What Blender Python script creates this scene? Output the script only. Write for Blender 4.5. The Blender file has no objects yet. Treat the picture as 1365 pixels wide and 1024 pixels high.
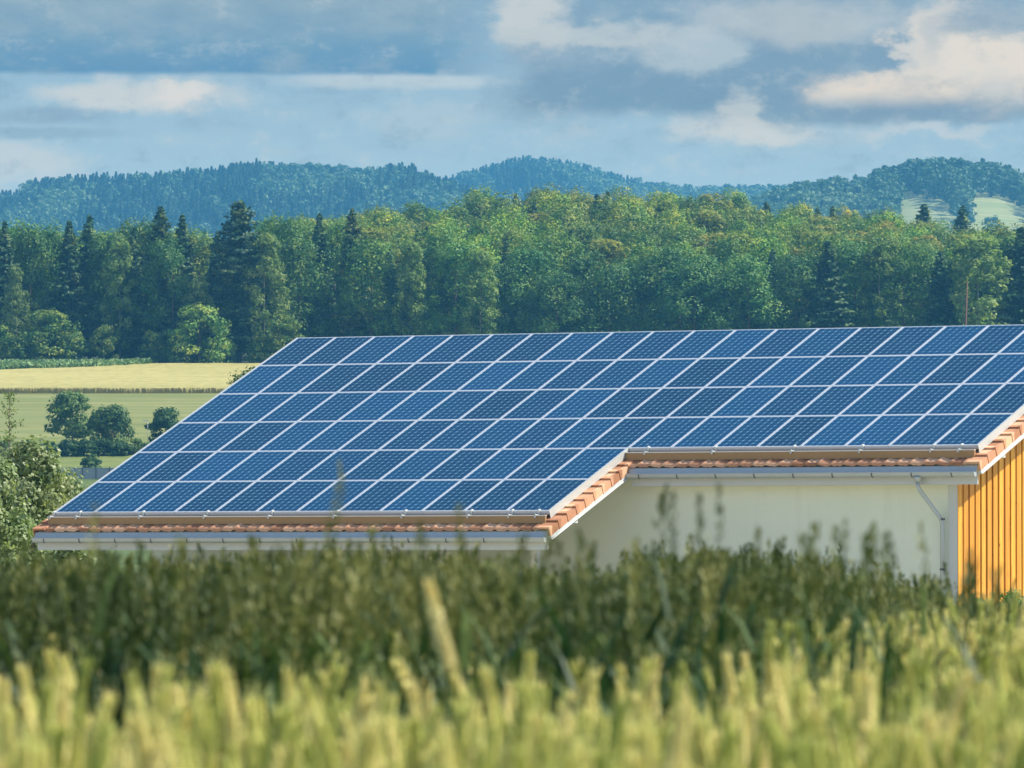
import bpy, math, numpy as np
from mathutils import Vector
R = math.radians
rng = np.random.default_rng(11)
scene = bpy.context.scene
COL = scene.collection

# ------------------------------------------------------------------ camera model (photo pixels 1365 x 1024)
F = 10000.0; PITCH = 0.0228375; CP, SP = math.cos(PITCH), math.sin(PITCH)
def ray(px, py):
    a = (px - 682.5) / F; b = (512 - py) / F
    y = CP - b * SP; z = SP + b * CP
    return a / y, z / y                      # X/Y , Z/Y
def at(px, py, Y):
    a, b = ray(px, py); return Vector((a * Y, Y, b * Y))
def px_of(X, Y, Z):
    d = Y * CP + Z * SP
    return 682.5 + F * X / d, 512 - F * (-Y * SP + Z * CP) / d

# ------------------------------------------------------------------ node helpers
def mat(name):
    m = bpy.data.materials.new(name); m.use_nodes = True
    nt = m.node_tree; nt.nodes.clear()
    out = nt.nodes.new('ShaderNodeOutputMaterial')
    return m, nt, out
class N:
    def __init__(s, nt): s.nt = nt
    def new(s, t, **k):
        n = s.nt.nodes.new(t)
        for a, b in k.items(): setattr(n, a, b)
        return n
    def put(s, sock, v):
        if v is None: return
        if isinstance(v, bpy.types.NodeSocket): s.nt.links.new(v, sock)
        else:
            if sock.type == 'RGBA' and not isinstance(v, (int, float)) and len(v) == 3: v = (*v, 1)
            sock.default_value = v
    def m(s, op, a, b=None, c=None, clamp=False):
        n = s.new('ShaderNodeMath', operation=op, use_clamp=clamp)
        s.put(n.inputs[0], a); s.put(n.inputs[1], b); s.put(n.inputs[2], c)
        return n.outputs[0]
    def mix(s, f, a, b, mode='MIX'):
        n = s.new('ShaderNodeMix', data_type='RGBA', blend_type=mode)
        s.put(n.inputs[0], f); s.put(n.inputs[6], a); s.put(n.inputs[7], b)
        return n.outputs[2]
    def noise(s, vec, scale, detail=3, rough=.5, out=0):
        n = s.new('ShaderNodeTexNoise'); s.put(n.inputs['Vector'], vec)
        n.inputs['Scale'].default_value = scale; n.inputs['Detail'].default_value = detail
        n.inputs['Roughness'].default_value = rough
        return n.outputs[out]
    def ramp(s, f, stops):
        n = s.new('ShaderNodeValToRGB'); e = n.color_ramp.elements
        while len(e) < len(stops): e.new(.5)
        for i, (p, c) in enumerate(stops):
            e[i].position = p; e[i].color = (*c, 1) if not isinstance(c, (int, float)) else (c, c, c, 1)
        s.put(n.inputs[0], f); return n.outputs[0]
    def step(s, x, a, b):                     # smoothstep, a -> 0, b -> 1
        n = s.new('ShaderNodeMapRange', interpolation_type='SMOOTHSTEP')
        s.put(n.inputs[0], x); s.put(n.inputs[1], a); s.put(n.inputs[2], b)
        return n.outputs[0]
    def xyz(s, v):
        n = s.new('ShaderNodeSeparateXYZ'); s.put(n.inputs[0], v); return n.outputs
    def comb(s, x, y, z=0.0):
        n = s.new('ShaderNodeCombineXYZ'); s.put(n.inputs[0], x); s.put(n.inputs[1], y); s.put(n.inputs[2], z)
        return n.outputs[0]
    def mapping(s, v, scale=(1, 1, 1), loc=(0, 0, 0)):
        n = s.new('ShaderNodeMapping'); s.put(n.inputs[0], v)
        n.inputs['Scale'].default_value = scale; n.inputs['Location'].default_value = loc
        return n.outputs[0]
    def bsdf(s, col, rough=.6, metal=0, spec=.5, coat=0, normal=None, coat_rough=.05):
        n = s.new('ShaderNodeBsdfPrincipled')
        s.put(n.inputs['Base Color'], col); s.put(n.inputs['Roughness'], rough); s.put(n.inputs['Metallic'], metal)
        n.inputs['Specular IOR Level'].default_value = spec
        n.inputs['Coat Weight'].default_value = coat; n.inputs['Coat Roughness'].default_value = coat_rough
        if normal is not None: s.put(n.inputs['Normal'], normal)
        return n.outputs[0]
    def bump(s, h, strength=.3, dist=.02):
        n = s.new('ShaderNodeBump'); s.put(n.inputs['Height'], h)
        n.inputs['Strength'].default_value = strength; n.inputs['Distance'].default_value = dist
        return n.outputs[0]

def plain(name, col, rough=.6, metal=0., var=.12, scale=3., spec=.5, bump=0., stretch=(1, 1, 1)):
    m, nt, out = mat(name); n = N(nt)
    tc = n.new('ShaderNodeTexCoord').outputs['Object']
    v = n.mapping(tc, stretch)
    f = n.noise(v, scale, 5, .6)
    c = n.mix(f, tuple(x * (1 - var) for x in col), tuple(min(1, x * (1 + var)) for x in col))
    nn = n.bump(n.noise(v, scale * 6, 4), bump) if bump else None
    nt.links.new(n.bsdf(c, rough, metal, spec, normal=nn), out.inputs[0]); return m

def foliage(name, cols, trans=.35, scale=.5, rough=.6, spec=.25, hue=0.0):
    """leaf material: colour varies leaf clump to clump, each plant tinted by its own object colour"""
    m, nt, out = mat(name); n = N(nt)
    tc = n.new('ShaderNodeTexCoord').outputs['Object']
    oi = n.new('ShaderNodeObjectInfo')
    f1 = n.noise(tc, scale, 3, .6)
    f2 = n.noise(tc, scale * 9, 2, .6)
    f = n.m('ADD', n.m('MULTIPLY', f1, .75), n.m('MULTIPLY', f2, .25))
    c = n.ramp(n.step(f, .34, .66), [(0, cols[0]), (.5, cols[1]), (1, cols[2])])
    c = n.mix(1.0, c, oi.outputs['Color'], 'MULTIPLY')
    p = n.bsdf(c, rough, 0, spec)
    t = n.new('ShaderNodeBsdfTranslucent'); n.put(t.inputs[0], n.mix(1.0, c, (1.25, 1.3, .75), 'MULTIPLY'))
    mx = n.new('ShaderNodeMixShader'); mx.inputs[0].default_value = trans
    nt.links.new(p, mx.inputs[1]); nt.links.new(t.outputs[0], mx.inputs[2]); nt.links.new(mx.outputs[0], out.inputs[0])
    return m

# ------------------------------------------------------------------ mesh helpers
def mesh_np(name, V, Q, mats, mi=None, smooth=False):
    """V (n,3), Q (m,k) all faces with k corners"""
    V = np.asarray(V, np.float32); Q = np.asarray(Q, np.int32)
    me = bpy.data.meshes.new(name)
    k = Q.shape[1]
    me.vertices.add(len(V)); me.vertices.foreach_set('co', V.ravel())
    me.loops.add(Q.size); me.loops.foreach_set('vertex_index', Q.ravel())
    me.polygons.add(len(Q)); me.polygons.foreach_set('loop_start', np.arange(0, Q.size, k, dtype=np.int32))
    try: me.polygons.foreach_set('loop_total', np.full(len(Q), k, np.int32))
    except Exception: pass
    for m in (mats if isinstance(mats, (list, tuple)) else [mats]): me.materials.append(m)
    if mi is not None: me.polygons.foreach_set('material_index', np.asarray(mi, np.int32))
    if smooth: me.polygons.foreach_set('use_smooth', np.ones(len(Q), bool))
    me.update(calc_edges=True); me.validate()
    return me
def link(name, me, parent=None, loc=None):
    o = bpy.data.objects.new(name, me); COL.objects.link(o)
    if parent is not None: o.parent = parent
    if loc is not None: o.location = loc
    return o
def tag(o, label=None, cat=None, group=None, kind=None):
    if label: o['label'] = label
    if cat: o['category'] = cat
    if group: o['group'] = group
    if kind: o['kind'] = kind
    return o
def empty(name, loc, rz=0.):
    o = bpy.data.objects.new(name, None); COL.objects.link(o); o.location = loc; o.rotation_euler = (0, 0, rz)
    o.empty_display_size = .2
    return o
def dup(root):
    c = root.copy(); COL.objects.link(c)
    for ch in list(root.children):
        d = ch.copy(); COL.objects.link(d); d.parent = c
    return c

class MB:
    def __init__(s): s.v = []; s.f = []
    def quad(s, a, b, c, d):
        i = len(s.v); s.v += [tuple(a), tuple(b), tuple(c), tuple(d)]; s.f.append((i, i+1, i+2, i+3))
    def hexa(s, P):                       # P: 8 points, bottom 4 ccw then top 4 ccw
        i = len(s.v); s.v += [tuple(p) for p in P]
        for q in ((3,2,1,0),(4,5,6,7),(0,1,5,4),(1,2,6,5),(2,3,7,6),(3,0,4,7)): s.f.append(tuple(i+k for k in q))
    def box(s, x0, x1, y0, y1, z0, z1):
        s.hexa([(x0,y0,z0),(x1,y0,z0),(x1,y1,z0),(x0,y1,z0),(x0,y0,z1),(x1,y0,z1),(x1,y1,z1),(x0,y1,z1)])
    def tube(s, pts, rad, n=8, cap=True):
        pts = [Vector(p) for p in pts]
        rads = rad if isinstance(rad, (list, tuple)) else [rad]*len(pts)
        base = len(s.v)
        for k, p in enumerate(pts):
            d = (pts[min(k+1, len(pts)-1)] - pts[max(k-1, 0)]).normalized()
            a = d.cross(Vector((0, 0, 1)));
            if a.length < .05: a = d.cross(Vector((0, 1, 0)))
            a.normalize(); b = d.cross(a)
            for j in range(n):
                t = 2*math.pi*j/n; s.v.append(tuple(p + (a*math.cos(t) + b*math.sin(t))*rads[k]))
        for k in range(len(pts)-1):
            for j in range(n):
                s.f.append((base+k*n+j, base+k*n+(j+1)%n, base+(k+1)*n+(j+1)%n, base+(k+1)*n+j))
        if cap:
            s.f.append(tuple(base+j for j in range(n))[::-1]); s.f.append(tuple(base+(len(pts)-1)*n+j for j in range(n)))
    def mesh(s, name, m, smooth=False):
        me = bpy.data.meshes.new(name); me.from_pydata(s.v, [], s.f); me.materials.append(m)
        if smooth:
            for p in me.polygons: p.use_smooth = True
        me.update(); return me
    def build(s, name, m, parent=None, smooth=False, bevel=0):
        o = link(name, s.mesh(name, m, smooth), parent)
        if bevel:
            b = o.modifiers.new('b', 'BEVEL'); b.width = bevel; b.segments = 2; b.limit_method = 'ANGLE'
        return o

# ------------------------------------------------------------------ render / camera / light
cam = bpy.data.cameras.new('camera'); co = bpy.data.objects.new('camera', cam); COL.objects.link(co)
cam.sensor_width = 36; cam.lens = F/1365*36; cam.clip_start = .2; cam.clip_end = 30000
co.location = (0, 0, 0); co.rotation_euler = (math.pi/2 + PITCH, 0, 0)
cam.dof.use_dof = True; cam.dof.focus_distance = 163; cam.dof.aperture_fstop = cam.lens/1000/0.0145
cam.dof.aperture_blades = 9
scene.camera = co
SUN_AZ, SUN_EL = R(5), R(49)              # azimuth measured from +X towards +Y
sd = Vector((math.cos(SUN_AZ)*math.cos(SUN_EL), math.sin(SUN_AZ)*math.cos(SUN_EL), math.sin(SUN_EL)))
sun = bpy.data.lights.new('sun', 'SUN'); so = bpy.data.objects.new('sun', sun); COL.objects.link(so)
sun.energy = 5.0; sun.angle = R(.53); sun.color = (1, .93, .80)
so.rotation_euler = (-sd).to_track_quat('-Z', 'Y').to_euler(); so.location = sd*50 + Vector((0, 60, 0))
scene.view_settings.view_transform = 'Standard'; scene.view_settings.look = 'None'
scene.view_settings.exposure = 0.7; scene.view_settings.gamma = 1
cy = scene.cycles
cy.use_denoising = True
cy.max_bounces = 6; cy.diffuse_bounces = 3; cy.transmission_bounces = 3; cy.volume_bounces = 0; cy.glossy_bounces = 3
cy.sample_clamp_indirect = 6

# ------------------------------------------------------------------ sky (world): Nishita above, broken cloud bank low over the hills
w = bpy.data.worlds.new('World'); scene.world = w; w.use_nodes = True
nt = w.node_tree; nt.nodes.clear(); n = N(nt)
wo = n.new('ShaderNodeOutputWorld')
sky = n.new('ShaderNodeTexSky', sky_type='NISHITA'); sky.sun_disc = False
sky.sun_elevation = SUN_EL; sky.sun_rotation = math.pi/2 - SUN_AZ
sky.air_density = 1.0; sky.dust_density = .6; sky.ozone_density = 1.6
dirv = n.new('ShaderNodeTexCoord').outputs['Generated']
dx, dy, dz = n.xyz(dirv)[:3]
rr = n.m('SQRT', n.m('ADD', n.m('MULTIPLY', dx, dx), n.m('MULTIPLY', dy, dy)))
az = n.m('ARCTAN2', dx, dy)               # azimuth from the road ahead, radians
el = n.m('DIVIDE', dz, n.m('MAXIMUM', rr, .01))
X0 = n.m('MULTIPLY', az, F/100.)          # hundredths-of-image units: 1 = 100 photo pixels
Y0 = n.m('MULTIPLY', el, F/100.)
pv0 = n.comb(X0, Y0, 0.0)
wn1 = n.noise(n.mapping(pv0, (.55, .9, 1)), 1.0, 6, .58, out=1)
wn2 = n.noise(n.mapping(pv0, (1.2, 2.0, 1), (7, 3, 0)), 1.6, 7, .62, out=1)
a1 = n.xyz(wn1); a2 = n.xyz(wn2)
def warp(c, i, k1, k2):
    return n.m('ADD', c, n.m('ADD', n.m('MULTIPLY', n.m('SUBTRACT', a1[i], .5), k1), n.m('MULTIPLY', n.m('SUBTRACT', a2[i], .5), k2)))
XW = warp(X0, 0, 1.6, 1.0); YW = warp(Y0, 1, .55, .55)      # strongly broken outline
XS = warp(X0, 0, 1.6, .3); YS = warp(Y0, 1, .10, .05)        # flat bases
def P(px, py): return (px - 682.5)/100., (740.4 - py)/100.
def blob(px, py, rx, ry, soft=.6, hard=False):
    x, y = P(px, py)
    XX, YY = (XS, YS) if hard else (XW, YW)
    u = n.m('DIVIDE', n.m('SUBTRACT', XX, x), rx/100.); v = n.m('DIVIDE', n.m('SUBTRACT', YY, y), ry/100.)
    d = n.m('SQRT', n.m('ADD', n.m('MULTIPLY', u, u), n.m('MULTIPLY', v, v)))
    return n.step(d, 1 + soft*.5, 1 - soft*.5 if soft < 2 else 0.)
def base_at(py, w=.06):                   # 1 above a flat cloud base
    y = P(0, py)[1]; return n.step(YS, y - w, y + w)
def srgb(r, g, b):
    f = lambda c: ((c/255)/12.92 if c <= 10 else (((c/255)+.055)/1.055)**2.4)
    return (f(r), f(g), f(b))
fine = n.noise(n.mapping(pv0, (.8, 1.6, 1), (3, 9, 0)), 1.3, 8, .6)
fine2 = n.noise(n.mapping(pv0, (.35, 1.4, 1), (13, 1, 0)), 1.0, 6, .55)
col = n.ramp(n.m('MULTIPLY', Y0, .1), [(.0, srgb(176, 203, 220)), (.50, srgb(158, 192, 214)), (.62, srgb(150, 184, 208)), (.8, srgb(130, 165, 192)), (1, srgb(120, 155, 185))])
col = n.mix(n.m('MULTIPLY', n.step(fine2, .45, .75), .45), col, srgb(178, 194, 205))
def lay(mask, c, k=1.0):
    global col
    col = n.mix(n.m('MULTIPLY', mask, k, clamp=True), col, c)
M = lambda *a: __import__('functools').reduce(lambda p, q: n.m('MULTIPLY', p, q), a)
# haze-lit pale strips low in the gap
lay(blob(180, 128, 130, 22, 1.0), srgb(196, 204, 210), .9)
lay(blob(240, 126, 40, 12, 1.0), srgb(214, 212, 212), .8)
lay(blob(520, 108, 130, 10, 1.0, True), srgb(184, 200, 212), .8)
lay(blob(20, 222, 80, 26, 1.0), srgb(192, 204, 213), .7)
lay(blob(560, 165, 70, 30, 1.0), srgb(170, 193, 209), .6)
lay(blob(1000, 172, 90, 20, 1.0), srgb(200, 206, 210), .85)
lay(blob(1240, 176, 80, 9, 1.0), srgb(190, 202, 212), .7)
lay(blob(60, 155, 80, 12, 1.0, True), srgb(128, 160, 188), .6)
lay(blob(60, 180, 90, 8, 1.0, True), srgb(128, 165, 192), .5)
# broad grey upper deck
deck = M(base_at(98, .05), n.step(X0, P(700, 0)[0], P(560, 0)[0]))
lay(deck, n.ramp(n.m('MULTIPLY', Y0, .1), [(.64, srgb(92, 146, 186)), (.68, srgb(110, 154, 186)), (.74, srgb(138, 166, 186)), (1, srgb(150, 172, 190))]), .95)
lay(M(deck, n.step(fine, .42, .66)), srgb(156, 177, 192), .45)
lay(M(n.step(XW, P(640, 0)[0], P(720, 0)[0]), n.step(YW, P(0, 180)[1], P(0, 120)[1])), srgb(138, 165, 188), .9)
# dark bellies
lay(M(blob(850, 128, 190, 40, .9), base_at(152, .12)), srgb(118, 154, 182), .85)
lay(M(blob(1090, 110, 190, 62, .9), base_at(166, .12)), srgb(122, 156, 183), .85)
lay(M(blob(1260, 150, 150, 20, .9), base_at(166, .06)), srgb(126, 156, 182), .8)
lay(blob(830, 20, 80, 24, .9), srgb(126, 160, 186), .7)
# lit tops
lay(blob(1110, 26, 90, 30, .9), srgb(184, 193, 200), .6)
lay(blob(712, 22, 46, 42, .9), srgb(198, 203, 206), .85)
lay(blob(800, 50, 110, 16, .9), srgb(186, 196, 203), .8)
lay(blob(920, 72, 60, 30, .8), srgb(176, 192, 204), .8)
lay(blob(940, 22, 60, 22, .9), srgb(178, 190, 200), .7)
lay(blob(1060, 30, 90, 34, 1.0), srgb(172, 184, 194), .7)
lay(blob(990, 150, 30, 26, 1.0), srgb(196, 203, 207), .7)
lay(M(blob(1180, 126, 96, 36, .7), n.step(n.m('SUBTRACT', YS, n.m('MULTIPLY', XS, .0)), P(0, 150)[1], P(0, 118)[1]), n.step(YS, P(0, 88)[1], P(0, 98)[1])), srgb(224, 214, 205), .9)
lay(blob(1248, 62, 48, 54, .6), srgb(218, 212, 206), .9)
lay(blob(1330, 90, 80, 60, .8), srgb(176, 186, 194), .8)
lay(blob(1285, 50, 60, 40, 1.0), srgb(170, 182, 193), .6)
lay(M(blob(1322, 96, 82, 48, .5), n.step(YW, P(0, 150)[1], P(0, 90)[1])), srgb(222, 214, 207), .95)
lay(blob(1205, 76, 14, 16, .8), srgb(200, 202, 204), .7)
lay(M(n.step(fine, .5, .72), n.step(X0, P(640, 0)[0], P(760, 0)[0])), srgb(192, 200, 206), .30)
lay(M(n.step(fine, .48, .28), n.step(Y0, P(0, 190)[1], P(0, 150)[1])), srgb(116, 150, 180), .30)
cloudbg = n.new('ShaderNodeBackground'); # distant cloud bank as bright as it must be behind some kilometres of air
rag = n.noise(n.mapping(pv0, (1.7, 2.6, 1), (2, 5, 0)), 1.0, 8, .68)
col = n.mix(n.m('MULTIPLY', n.step(rag, .52, .70), .30), col, srgb(196, 206, 212))
col = n.mix(n.m('MULTIPLY', n.step(rag, .48, .30), .28), col, srgb(108, 146, 176))
col = n.mix(1.0, col, (.985, 1.0, .975), 'MULTIPLY')
hf = n.m('DIVIDE', n.m('SUBTRACT', 7.40, Y0), 2.13, clamp=True)
air = n.mix(hf, (.0320, .1244, .2244), (.0407, .1624, .2954))
tr = n.m('SUBTRACT', .60, n.m('MULTIPLY', hf, .12))
sub = n.mix(1.0, n.mix(1.0, col, (.66, .66, .66), 'MULTIPLY'), air, 'SUBTRACT')
n.put(cloudbg.inputs[0], n.mix(1.0, sub, (.012, .012, .012), 'LIGHTEN')); n.put(cloudbg.inputs[1], n.m('DIVIDE', 1.0, tr))
# high sky: Nishita with scattered cloud
hc = n.noise(n.mapping(dirv, (1.4, 1.4, 4)), 1.6, 8, .6)
hi = n.mix(n.m('MULTIPLY', n.step(hc, .5, .7), .5), n.mix(1.0, sky.outputs[0], (.13, .13, .13), 'MULTIPLY'), (.48, .53, .58))
hibg = n.new('ShaderNodeBackground'); n.put(hibg.inputs[0], hi); hibg.inputs[1].default_value = 1.0
mx = n.new('ShaderNodeMixShader')
n.put(mx.inputs[0], n.step(el, .085, .16)); nt.links.new(cloudbg.outputs[0], mx.inputs[1]); nt.links.new(hibg.outputs[0], mx.inputs[2])
nt.links.new(mx.outputs[0], wo.inputs[0])

# ------------------------------------------------------------------ terrain
def S(t): t = np.clip(t, 0, 1); return t*t*(3-2*t)
pY = [-400, 0, 12, 30, 60, 165, 300, 500, 700, 850, 900, 925, 940, 952, 966, 1085, 1210]
pZ = [-1.6, -1.12, -1.08, -1.02, -1.25, -1.9, -3, -2.2, .6, 6.0, 9.0, 11.2, 12.7, 14.0, 15.3, 23.4, 30.3]
backpx = [-600, 0, 300, 500, 650, 800, 950, 1050, 1150, 1250, 1365, 2000]
backsky = [330, 322, 312, 290, 268, 254, 260, 270, 287, 305, 312, 330]
skyA = ([-900, -200, 0, 30, 36, 100, 200, 260, 340, 420, 480, 540, 590, 650, 720, 800, 900, 3000], [296, 265, 257, 255, 242, 235, 232, 226, 216, 221, 226, 219, 237, 262, 284, 310, 360, 420])
skyB = ([-900, 300, 480, 560, 600, 640, 690, 730, 780, 840, 900, 960, 1060, 1200, 1365, 1600, 3000], [420, 330, 262, 248, 235, 225, 208, 211, 220, 238, 246, 248, 246, 244, 246, 260, 330])
skyC = ([-900, 800, 900, 1000, 1060, 1100, 1150, 1180, 1220, 1290, 1330, 1365, 1500, 1800, 3000], [420, 330, 300, 274, 252, 244, 246, 230, 221, 221, 226, 238, 250, 280, 330])
RID = [(skyA, 5400, 1300, 19), (skyB, 6600, 1300, 19), (skyC, 4500, 1100, 16)]
def ridge(X, Y, r):
    (sx, sy), Yr, wd, th = r
    p = 682.5 + F*X/np.maximum(Y, 600)
    crest = (740.4 - np.interp(p, sx, sy))/F*Yr - th
    base = 90.
    t = np.where(Y < Yr, S((Y - (Yr - wd))/wd), S(1 - (Y - Yr)/(wd*.9)))
    return base + (crest - base)*t
def ground(X, Y):
    X = np.asarray(X, float); Y = np.asarray(Y, float)
    near = np.interp(Y, pY, pZ) + .35*np.sin(X*.011 + 1)*S((Y-300)/500) * np.clip((1150 - Y)/200, 0, 1)
    p = 682.5 + F*X/np.maximum(Y, 600)
    zb = (740.4 - np.interp(p, backpx, backsky))/F*1620 - 21
    t = (Y - 1210)/410.
    mid = 30.3 + (zb - 30.3)*np.clip(t, 0, 1) + (90 - zb)*S((Y - 1620)/1400.)
    z = np.where(Y < 1210, near, mid)
    for r in RID: z = np.where(Y > 3200, np.maximum(z, ridge(X, Y, r)), z)
    return z
ys = np.concatenate([np.linspace(-300, 0, 12), np.linspace(2, 60, 40), np.linspace(64, 300, 50), np.linspace(310, 880, 50), np.linspace(886, 1220, 90), np.linspace(1230, 3200, 60), np.linspace(3230, 8200, 170)])
xs = np.linspace(-1, 1, 161); xs = np.sign(xs)*np.abs(xs)**1.5
XX = xs[None, :]*(60 + np.abs(ys[:, None])*.30); YY = np.repeat(ys[:, None], len(xs), 1)
ZZ = ground(XX, YY)
V = np.stack([XX, YY, ZZ], -1).reshape(-1, 3)
def gridq(nr, nc):
    i = np.arange(nr-1)[:, None]*nc + np.arange(nc-1)[None, :]
    return np.stack([i, i+1, i+nc+1, i+nc], -1).reshape(-1, 4)
m, nt, out = mat('ground_soil'); n = N(nt)
pos = n.new('ShaderNodeNewGeometry').outputs['Position']; gx, gy, gz = n.xyz(pos)[:3]
gyw = n.m('ADD', gy, n.m('MULTIPLY', n.m('SUBTRACT', n.noise(pos, .06, 3), .5), 10))
rough_grass = n.ramp(n.noise(pos, .35, 5, .65), [(.3, (.045, .075, .018)), (.55, (.10, .14, .035)), (.75, (.17, .19, .06))])
bank = n.ramp(n.noise(n.mapping(pos, (.3, 1, 1)), .25, 5, .6), [(.3, (.085, .125, .025)), (.7, (.21, .23, .06))])
stripes = n.noise(n.mapping(pos, (.004, .22, 1)), 1.0, 4, .6)
crop = n.ramp(stripes, [(.3, (.11, .14, .035)), (.5, (.165, .185, .050)), (.7, (.22, .22, .068))])
crop = n.mix(n.step(n.noise(n.mapping(pos, (.02, .03, 1)), 1., 3), .5, .7), crop, (.16, .19, .055))
forest = n.ramp(n.noise(pos, .2, 4), [(.3, (.015, .025, .008)), (.7, (.05, .06, .02))])
meadow = n.ramp(n.noise(n.mapping(pos, (.004, .01, 1)), 1.0, 5, .6), [(.3, (.16, .22, .07)), (.7, (.34, .33, .14))])
bounce_ground = n.ramp(n.noise(pos, .8, 5, .6), [(.3, (.34, .31, .20)), (.7, (.50, .46, .32))])  # unseen pale ground added to bounce warm light onto the barn wall
c = n.mix(n.m('MULTIPLY', n.step(gyw, 60, 75), n.step(gyw, 185, 175)), rough_grass, bounce_ground)
c = n.mix(n.step(gyw, 905, 925), c, bank)
crop = n.mix(n.m('MULTIPLY', n.step(n.noise(n.mapping(pos, (.05, .12, 1), (4, 4, 0)), 1., 6, .7), .48, .66), .55), crop, (.30, .27, .10))
c = n.mix(n.step(gyw, 957, 960), c, crop)
c = n.mix(n.step(gy, 1205, 1208), c, forest)
c = n.mix(n.step(gy, 3200, 3260), c, meadow)
nt.links.new(n.bsdf(c, .9, 0, .2, normal=n.bump(n.noise(pos, 3, 4), .4, .1)), out.inputs[0])
tag(link('ground', mesh_np('ground', V, gridq(len(ys), len(xs)), m, smooth=True)), kind='structure')

# ------------------------------------------------------------------ haze
mh, nt, out = mat('haze_air'); n = N(nt)
pvn = n.new('ShaderNodeVolumePrincipled')
n.put(pvn.inputs['Color'], (.15, .58, 1.0)); pvn.inputs['Density'].default_value = 0.95e-4
pvn.inputs['Anisotropy'].default_value = 0.0
nt.links.new(pvn.outputs[0], out.inputs['Volume'])
hb = MB(); hb.box(-2700, 2700, -320, 8300, -6, 420); 
tag(hb.build('haze', mh), kind='stuff')

# ------------------------------------------------------------------ leaf builders
def leaf_quads(C, Nn, size, r, aspect=1.0, roll=None):
    """C centres (n,3), Nn normals (n,3), size (n,)"""
    Nn = Nn/np.linalg.norm(Nn, axis=1, keepdims=True)
    a = r.normal(size=Nn.shape); a -= (a*Nn).sum(1, keepdims=True)*Nn; a /= np.linalg.norm(a, axis=1, keepdims=True)
    b = np.cross(Nn, a)
    s = size[:, None]*.5
    # pointed rhombus-like leaf clump
    V = np.stack([C - a*s*aspect, C + b*s*.75 + Nn*s*.15, C + a*s*aspect, C - b*s*.75 - Nn*s*.15], 1).reshape(-1, 3)
    Q = np.arange(len(V)).reshape(-1, 4)
    return V, Q
def sph(r, k):
    d = r.normal(size=(k, 3)); return d/np.linalg.norm(d, axis=1, keepdims=True)
def broad_crown(r, H=22., Wd=10., low=.12, clumps=70, per=110, leaf=.42, lean=0., up=.65, cr=1.):
    cs = []
    for i in range(clumps):
        t = r.random()**up
        z = H*(low + (1-low)*t*.95)
        u = (z/H - low)/(1-low)
        prof = math.sin(math.pi*min(1, (u*.86 + .14))**.85)**.6 if u < 1 else .1
        rad = Wd*.5*max(.12, prof)*(.45 + .55*r.random()**.5)
        th = r.random()*2*math.pi
        cs.append((rad*math.cos(th) + lean*u, rad*math.sin(th), z, Wd*cr*(.085 + .10*r.random())))
    cs = np.array(cs)
    C = np.repeat(cs[:, :3], per, 0); rr = np.repeat(cs[:, 3], per)
    d = sph(r, len(C)); d[:, 2] = np.where(d[:, 2] < 0, d[:, 2]*.75, d[:, 2])
    rad = rr*(.78 + .34*r.random(len(C)))*(1 + .25*np.sin(d[:, 0]*5 + C[:, 2])*np.cos(d[:, 1]*6))
    Pp = C + d*rad[:, None]*np.array([1, 1, min(1.1, max(.6, H/Wd*.5))])
    nn = d*1.2 + r.normal(size=d.shape)*.38 + np.array([0, 0, .3])
    return leaf_quads(Pp, nn, leaf*(.6 + .8*r.random(len(C))), r)
def spruce_crown(r, H=24., Wd=6.5, low=.06, leaf=.5, dens=1.0, blunt=0.):
    Ps = []; Ns = []; Sz = []
    z = H*low
    while z < H*.99:
        u = (z/H - low)/(1-low)
        L = Wd*.5*((1-u)**.72*(1-blunt) + blunt*min(1, (1-u)*3.5)**.5)*(.8 + .4*r.random()) + .15
        nb = int(5 + 4*(1-u))
        for k in range(nb):
            th = 2*math.pi*(k + r.random())/nb; l = L*(.6 + .55*r.random())
            m_ = max(4, int(l*9*dens))
            t = r.random(m_)**.6
            droop = -.30*t*l + .12*l*t**3*2
            rad = t*l
            side = r.normal(size=m_)*.16*l*(.3 + t*.6)
            Ps.append(np.stack([rad*math.cos(th) - side*math.sin(th), rad*math.sin(th) + side*math.cos(th), z + droop + r.normal(size=m_)*.10], 1))
            nn = np.stack([np.full(m_, math.cos(th)*.55), np.full(m_, math.sin(th)*.55), np.full(m_, .8)], 1) + r.normal(size=(m_, 3))*.45
            Ns.append(nn); Sz.append(leaf*(.6 + .7*r.random(m_))*(.7 + .3*(1-u)))
        z += H*.020*(1.15 - .5*u)
    return leaf_quads(np.concatenate(Ps), np.concatenate(Ns), np.concatenate(Sz), r, 1.3)
def trunk_mesh(r, H, rad, limbs=7, m=None, low=.3, spread=3., top=.9):
    b = MB(); pts = []; rd = []
    for k in range(7):
        t = k/6; pts.append((math.sin(t*3 + r.random())*.15*rad*3*t, math.cos(t*2.)*.1*t, H*top*t)); rd.append(rad*(1-t)**.8 + .03*rad)
    b.tube(pts, rd, 8)
    for k in range(limbs):
        t = low + (.85-low)*r.random(); th = r.random()*6.28; z = H*t; l = spread*(1.1 - .6*t)
        b.tube([(0, 0, z), (l*.5*math.cos(th), l*.5*math.sin(th), z + l*.35), (l*math.cos(th), l*math.sin(th), z + l*.8)], [rad*.35*(1-t) + .02*rad, rad*.2*(1-t) + .02*rad, .02*rad], 5)
    return b.mesh('trunk', m, True)

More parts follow.
